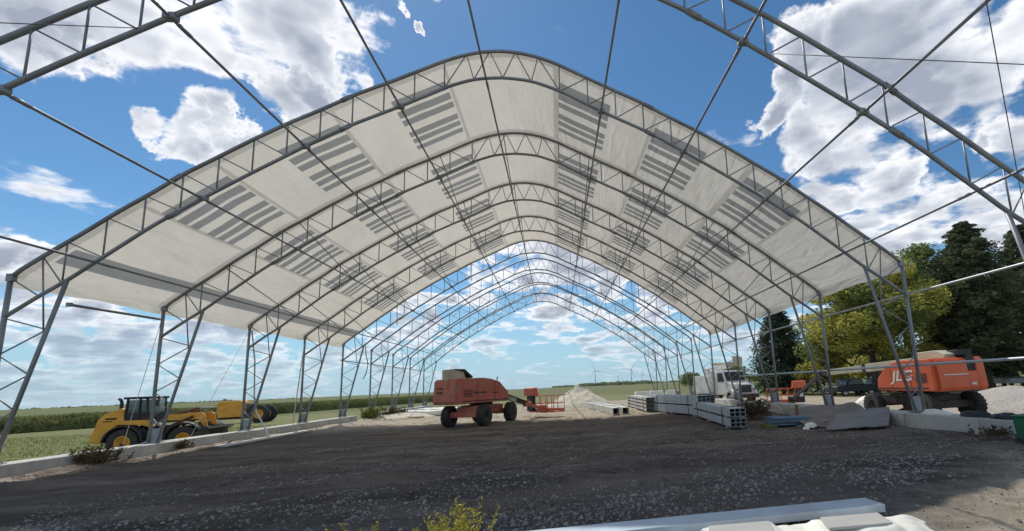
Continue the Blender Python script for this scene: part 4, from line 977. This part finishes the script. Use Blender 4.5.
# ------------------------------------------------------------------ wind turbines
def turbine():
    r = empty('wind_turbine', (0, 0, 0))
    m = MB(); m.path([(0, 0, -3), (0, 0, 30), (0, 0, 75)], [2.6, 2.2, 1.5], 12); m.build('tower', M['turbine'], r)
    m = MB(); m.prism([(-3, -1.8), (-3, 1.6), (6, 1.9), (6.5, -1.4)], -1.8, 1.8, 'x'); o = m.build('nacelle', M['turbine'], r, .3); o.location = (0, 0, 76)
    m = MB(); m.lathe([(.3, -2.2), (1.4, -1.2), (1.7, 0)], (0, 0, 0), 'y', 12); hub = m.build('hub', M['turbine'], r); hub.location = (0, -3, 76)
    b0 = None
    for k in range(3):
        if b0 is None:
            m = MB(); vs = []; q = 9; Lb = 50
            for i in range(q):
                t = i/(q-1); c_ = 2.6*(1-t)**.8+.5 if i else 1.8; z = Lb*t
                vs += [(-c_*.4, -.35*(1-t*.8), z), (c_*.6, 0, z), (-c_*.4, .35*(1-t*.8), z)]
            m.add(vs, [(i*3+k_, i*3+(k_+1) % 3, (i+1)*3+(k_+1) % 3, (i+1)*3+k_) for i in range(q-1) for k_ in range(3)], True); b0 = m.build('blade', M['turbine'], hub); b_ = b0
        else: b_ = b0.copy(); col.objects.link(b_); b_.parent = hub
        b_.rotation_euler = (0, k*2*PI/3, 0)
    return r
t0 = turbine()
for i, (x, y, rot, lb) in enumerate(((191.6, 2300, -20, 'nearest and tallest wind turbine on the horizon above the sand pile'), (373, 2300, 35, 'wind turbine on the horizon, the clear one right of the tallest turbine'), (650.6, 3500, 5, 'small faint wind turbine furthest right on the horizon'), (558, 4200, 50, 'tiniest faint wind turbine between the two clear ones'))):
    o = t0 if i == 0 else copy_tree(t0)
    o.location = (x, y, 0); [c for c in o.children if c.name.startswith('hub')][0].rotation_euler = (0, R(rot), 0)
    tag(o, lb, 'wind turbine', 'wind turbines on the horizon')

# ------------------------------------------------------------------ trees and plants
def leaf_cloud(m, rng, c, rad, n, size, flat=1., dirv=None):
    for i in range(n):
        while True:
            p = Vector((rng.uniform(-1, 1), rng.uniform(-1, 1), rng.uniform(-1, 1)))
            if p.length < 1: break
        if p.length > .01 and rng.random() < .6: p = p.normalized()*(p.length**.35)
        q = Vector((c[0]+p.x*rad[0], c[1]+p.y*rad[1], c[2]+p.z*rad[2]))
        s = size*rng.uniform(.6, 1.4)
        u = Vector((rng.gauss(0, 1), rng.gauss(0, 1), rng.gauss(0, .6)*flat)).normalized(); w_ = u.cross(Vector((rng.gauss(0, 1), rng.gauss(0, 1), rng.gauss(0, 1)))).normalized()
        m.add([q-u*s, q-w_*s*.45, q+u*s, q+w_*s*.45], [(0, 1, 2, 3)])
def limb(m, rng, p, d, l, r, depth, tips):
    pts = [Vector(p)]; rs_ = [r]; dd = Vector(d).normalized(); n = 5
    for i in range(n):
        dd = (dd+Vector((rng.gauss(0, .12), rng.gauss(0, .12), rng.gauss(.03, .08)))).normalized(); pts.append(pts[-1]+dd*l/n); rs_.append(r*(1-.6*(i+1)/n))
    m.path(pts, rs_, 6, False)
    tips.append((pts[-1], l, pts[-3]))
    if depth > 0:
        for k in range(rng.choice((3, 4))):
            i = rng.randint(2, n); a = rng.uniform(0, 2*PI)
            nd = (dd*.55+Vector((math.cos(a), math.sin(a), rng.uniform(-.1, .6)))*.8).normalized()
            limb(m, rng, pts[i], nd, l*rng.uniform(.55, .75), rs_[i]*.6, depth-1, tips)
def broadleaf(loc, h, wid, mats, label, seed, n=16000, size=.16, name='leafy_tree', trunk_h=.25):
    rng = random.Random(seed); r = empty(name, loc, 0, label, 'tree')
    m = MB(); tips = []
    m.path([(0, 0, -.2), (.05, 0, h*trunk_h), (.1, .05, h*.55)], [h*.03, h*.024, h*.014], 10, False)
    for k in range(9):
        a = k*2.4+rng.uniform(-.4, .4); z = h*(trunk_h*.7+.055*k)
        limb(m, rng, (.06, 0, z), (math.cos(a), math.sin(a), .45+.07*k), wid*(.42-.02*k), h*.011, 1, tips)
    m.build('trunk', M['bark'], r)
    lm = MB(); cl = []
    for t, l, b_ in tips: cl.append(t); cl.append((t+b_)/2)
    for k in range(len(cl)):
        if rng.random() < .5:
            a = rng.uniform(0, 2*PI); e = rng.uniform(-.35, 1.2); cl.append(Vector((math.cos(a)*math.cos(e)*wid*.40, math.sin(a)*math.cos(e)*wid*.40, h*.55+math.sin(e)*h*.38)))
    cl = [c for c in cl if c.z > h*.12]
    per = max(20, n//len(cl))
    for c in cl:
        q = rng.uniform(.6, 1.35)*wid*.115
        lm.cur = 0 if rng.random() < .7 else 1
        leaf_cloud(lm, rng, c, (q*1.15, q*1.15, q*.75), int(per*rng.uniform(.6, 1.4)), size)
    lm.build('crown', mats, r)
    return r
def conifer(loc, h, wid, mt, label, seed, n=15000, size=.17, low=.05, name='conifer'):
    rng = random.Random(seed); r = empty(name, loc, 0, label, 'tree')
    m = MB(); m.path([(0, 0, -.2), (0, 0, h*.5), (0, 0, h*.97)], [h*.022, h*.014, .02], 8, False)
    lm = MB(); nb = 190; per = n//nb
    for k in range(nb):
        t = (k+.5)/nb; z = h*(low+(1-low)*t**.9)
        R_ = wid/2*((1-t)**.58)*(1-.28*max(0, .12-t)/.12)*rng.uniform(.62, 1.18)+.12
        a = k*2.39996+rng.uniform(-.3, .3); d = Vector((math.cos(a), math.sin(a), 0))
        tip = Vector((0, 0, z-.16*R_))+d*R_
        if k % 2 == 0: m.path([(0, 0, z), (tip+Vector((0, 0, z)))/2+Vector((0, 0, .05)), tip], [.05, .03, .012], 5, False)
        for q in range(4):
            f = .35+.65*(q+.5)/4; c = Vector((0, 0, z))*(1-f)+tip*f; c.z = z-.16*R_*f*f
            s_ = R_*.20*(1.15-.5*f)+.12
            leaf_cloud(lm, rng, c, (s_*1.3, s_*1.3, s_*.62), max(4, int(per/4*rng.uniform(.7, 1.3))), size*(.75+.4*(1-t)), .5)
    m.build('trunk', M['bark'], r)
    lm.build('crown', mt, r)
    return r
conifer((28.4, 56, 0), 10.9, 8.6, [M['needle']], 'dark conifer standing alone right of the bucket truck', 11, 26000, .17, .03)
broadleaf((33.3, 45.5, -.2), 14.4, 14.5, [M['leaf_yg'], M['leaf_g']], 'big yellow green leafy tree behind the long cream boom', 12, 56000, .17, trunk_h=.10)
broadleaf((40.0, 48.5, 0), 17.2, 13, [M['leaf_g'], M['leaf_g']], 'tall dark green leafy tree rising behind the yellow green tree', 13, 42000, .17, trunk_h=.2)
conifer((42.9, 42, 0), 17.2, 11.5, [M['needle2']], 'tallest dark conifer, left of the pair at the right edge', 14, 40000, .18, .10)
conifer((51.5, 43.5, 0), 17.4, 12.5, [M['needle2']], 'dark conifer cut by the right edge of the picture', 15, 40000, .18, .10)
conifer((47.4, 49.5, 0), 15.6, 11.0, [M['needle']], 'dark conifer filling in behind the pair at the right edge', 16, 16000, .2, .08)
conifer((59.0, 46.5, 0), 15.0, 9.0, [M['needle2']], 'dark conifer standing beyond the right edge pair', 17, 9000, .22, .08)
broadleaf((24.9, 85, 0), 3.6, 4.6, [M['leaf_g'], M['leaf_g']], 'small round dark tree on the grass left of the bucket truck', 18, 4500, .16, trunk_h=.12)
broadleaf((36.5, 62, 0), 6.5, 9.0, [M['leaf_g'], M['leaf_yg']], 'low bushy tree behind the dark pickup', 19, 9000, .2, trunk_h=.1)
broadleaf((45.0, 63, 0), 7.5, 10.0, [M['leaf_g'], M['leaf_g']], 'low dark tree deep behind the bright orange lift', 20, 9000, .22, trunk_h=.1)
broadleaf((29.0, 74, 0), 4.4, 6.0, [M['leaf_g'], M['leaf_g']], 'low dark shrub at the foot of the lone conifer', 21, 4500, .18, trunk_h=.1)

broadleaf((30.5, 50.5, -.2), 4.0, 6.0, [M['leaf_yg'], M['leaf_g']], 'low yellow green bush left of the dark pickup, under the big tree', 22, 8000, .15, trunk_h=.05)
broadleaf((38.5, 53.5, -.2), 4.2, 7.0, [M['leaf_yg'], M['leaf_g']], 'low yellow green bush behind the white car under the trees', 23, 8000, .15, trunk_h=.05)

# crop field beyond the grass on the left
def crop_edge(t): # world points along the near edge of the crop
    P = [Vector((-75, 52)), Vector((-61, 61)), Vector((-53, 80)), Vector((-49, 92)), Vector((-42, 110)), Vector((-34, 135)), Vector((-22, 170))]
    f = t*(len(P)-1); i = min(int(f), len(P)-2); return P[i].lerp(P[i+1], f-i)
rng = random.Random(5); m = MB()
for i in range(46000):
    t = rng.random()**1.15; p = crop_edge(t); dep = abs(rng.gauss(0, 1))*7; nrm = Vector((-.85, .52))
    row = round(dep/.76)*.76
    q = p+nrm*row+Vector((rng.gauss(0, .1), rng.gauss(0, .1)))
    zt = 1.62+.15*fbm(q.x*.2, q.y*.2, 3, 2)+rng.gauss(0, .07)
    z = rng.uniform(0, 1)**(.6 if row < 1.5 else .12)*zt-.4
    s = rng.uniform(.16, .34); a = rng.uniform(0, 2*PI); up_ = rng.uniform(.2, 1.4)
    u = Vector((math.cos(a), math.sin(a), up_)).normalized()*s; w_ = Vector((-math.sin(a), math.cos(a), 0))*.055
    c = Vector((q.x, q.y, z)); m.add([c-u-w_, c-u+w_, c+u*1.1+w_*.5, c+u*1.1-w_*.5], [(0, 1, 2, 3)])
o = m.build('crop_field', M['crop']); tag(o, 'tall green crop standing in rows beyond the grass', 'crop', kind='stuff')
# canopy of the crop behind its first rows, one closed slab with an uneven top
m = MB(); vs = []; nA, nB = 90, 40
for j in range(nB+1):
    for i in range(nA+1):
        p = crop_edge(i/nA); q = p+Vector((-.85, .52))*(1.0+(j/nB)**1.6*45)
        vs.append((q.x, q.y, -.4+(1.25+.3*fbm(q.x*.35, q.y*.35, 2, 3) if j > 0 else 0)))
m.add(vs, [(j*(nA+1)+i, j*(nA+1)+i+1, (j+1)*(nA+1)+i+1, (j+1)*(nA+1)+i) for j in range(nB) for i in range(nA)], True)
o = m.build('crop_canopy', mat('crop canopy', (.17, .20, .07), .95, 0, .3, .5, 1., 3.)); tag(o, 'dense mass of crop leaves deeper in the field', 'crop', kind='stuff')
# far tree line
m = MB(); rng = random.Random(8)
def line(x0, x1, y0, y1, n, hgt, s):
    for i in range(n):
        t = rng.random(); x = x0+(x1-x0)*t; y = y0+(y1-y0)*t+rng.gauss(0, 12); h = hgt*(.6+.6*abs(fbm(t*14, y0*.01, 3, 3)))
        leaf_cloud(m, rng, (x, y, 2+h*.45), (6, 6, h*.5), 16, s)
line(60, 270, 1250, 1300, 260, 11, 2.6); line(-10, 120, 1500, 1400, 90, 8, 2.6); line(-1400, -820, 1000, 1300, 260, 10, 3.2); line(300, 900, 1500, 1400, 160, 8, 3.)
line(-560, -350, 420, 700, 60, 4, 1.6)
o = m.build('tree_line', M['leaf_g']); tag(o, 'dark line of far trees along the horizon', 'tree line', kind='stuff')

# weeds
def weed(loc, h, spread, n, mt, label, seed, name='weed', leaf=.03, leaves=14):
    rng = random.Random(seed); m = MB(); lm = MB()
    for i in range(n):
        a = rng.uniform(0, 2*PI); b0 = Vector((rng.gauss(0, spread*.35), rng.gauss(0, spread*.35), -.02)); hh = h*rng.uniform(.5, 1.1)
        tip = b0+Vector((math.cos(a)*hh*.35, math.sin(a)*hh*.35, hh)); md_ = (b0+tip)/2+Vector((rng.gauss(0, .04)*h, rng.gauss(0, .04)*h, .06*h))
        m.path([b0, md_, tip], [.006*h+.002, .004*h+.001, .0015], 4, False)
        for k in range(leaves):
            t = rng.uniform(.25, 1); p = b0.lerp(md_, t*2) if t < .5 else md_.lerp(tip, t*2-1)
            s = leaf*rng.uniform(.6, 1.5); u = Vector((rng.gauss(0, 1), rng.gauss(0, 1), rng.uniform(0, 1.2))).normalized(); w_ = u.cross(Vector((rng.gauss(0, 1), rng.gauss(0, 1), .3))).normalized()
            p = p+u*s; lm.add([p-u*s, p-w_*s*.35, p+u*s, p+w_*s*.35], [(0, 1, 2, 3)])
    r = empty(name, loc, 0, label, 'weed')
    m.build('stems', mt, r); lm.build('leaves', mt, r); return r
weed((-1.36, 5.6, 0), .46, .24, 22, M['weedleaf'], 'left clump of yellow green weeds at the bottom edge', 31, leaf=.022, leaves=30)
weed((-1.12, 5.5, 0), .66, .34, 34, M['weedleaf'], 'tallest clump of yellow green weeds at the bottom edge', 32, leaf=.022, leaves=34)
weed((-.82, 5.5, 0), .46, .26, 22, M['weedleaf'], 'right clump of yellow green weeds at the bottom edge', 33, leaf=.022, leaves=30)
weed((-2.25, 5.9, 0), .45, .3, 10, M['weedleaf'], 'small lone sprig of yellow green weed at the bottom edge', 34, leaf=.02, leaves=26)
weed((-14.9, 17.2, .05), .62, .8, 110, M['dryweed'], 'largest dark dry weed clump against the left wall', 35, leaf=.05, leaves=10)
weed((-15.0, 20.9, .05), .45, .35, 30, M['dryweed'], 'dry weeds at the foot of the steel leg by the yellow loader', 37, leaf=.05, leaves=10)
weed((-15.0, 39.9, 0), .95, .9, 70, M['grassleaf'], 'tall green weeds in the gap of the left wall', 38, leaf=.09, leaves=24)
weed((-13.6, 41.4, 0), .9, 1.2, 70, M['dryweed'], 'brown weeds between the wall gap and the white rolls', 39, leaf=.08, leaves=14)
weed((9.2, 21.2, 0), 1.0, .9, 80, M['dryweed'], 'brown weeds between the tube bundle and the blue panels', 40, leaf=.06, leaves=16)
weed((11.6, 11.4, .05), .3, .8, 50, M['dryweed'], 'dry weeds on the rubble left of the green bin', 42, leaf=.04, leaves=10)
weed((10.65, 9.3, .0), .55, .5, 34, M['grassleaf'], 'green weeds in front of the green bin', 43, leaf=.035, leaves=18)
weed((7.8, 16.9, 0), .25, .5, 34, M['grassleaf'], 'low green tuft on the dirt in front of the blue panels', 44, leaf=.03, leaves=14)
# grass blades on the left meadow
rng = random.Random(9); m = MB()
for i in range(30000):
    y = 6+rng.random()**1.3*44; x = -16.3-rng.random()**1.4*34
    if x < -60: continue
    z = gh(x, y); h = rng.uniform(.05, .15)*(1+.8*max(0, fbm(x*.3, y*.3, 2, 2))); a = rng.uniform(0, 2*PI); w_ = Vector((math.cos(a), math.sin(a), 0))*.014*(1+y*.03)
    b_ = Vector((x, y, z)); t = b_+Vector((rng.gauss(0, .06), rng.gauss(0, .06), h)); m.add([b_-w_, b_+w_, t], [(0, 1, 2)])
o = m.build('grass', M['grassleaf']); tag(o, 'short grass of the meadow left of the hall', 'grass', kind='stuff')

# ------------------------------------------------------------------ air
m = MB(); m.box((0, 3300, 66), (10100, 7500, 150)); hz_ = bpy.data.materials.new('haze'); nt, N, L = nodes_of(hz_)
o_ = N.new('ShaderNodeOutputMaterial'); v_ = N.new('ShaderNodeVolumePrincipled'); L.new(v_.outputs[0], o_.inputs['Volume'])
v_.inputs['Density'].default_value = .00004; v_.inputs['Color'].default_value = (.80, .87, .95, 1); v_.inputs['Anisotropy'].default_value = .2
o = m.build('haze', hz_); tag(o, 'thin pale haze over the fields', 'haze', kind='stuff')
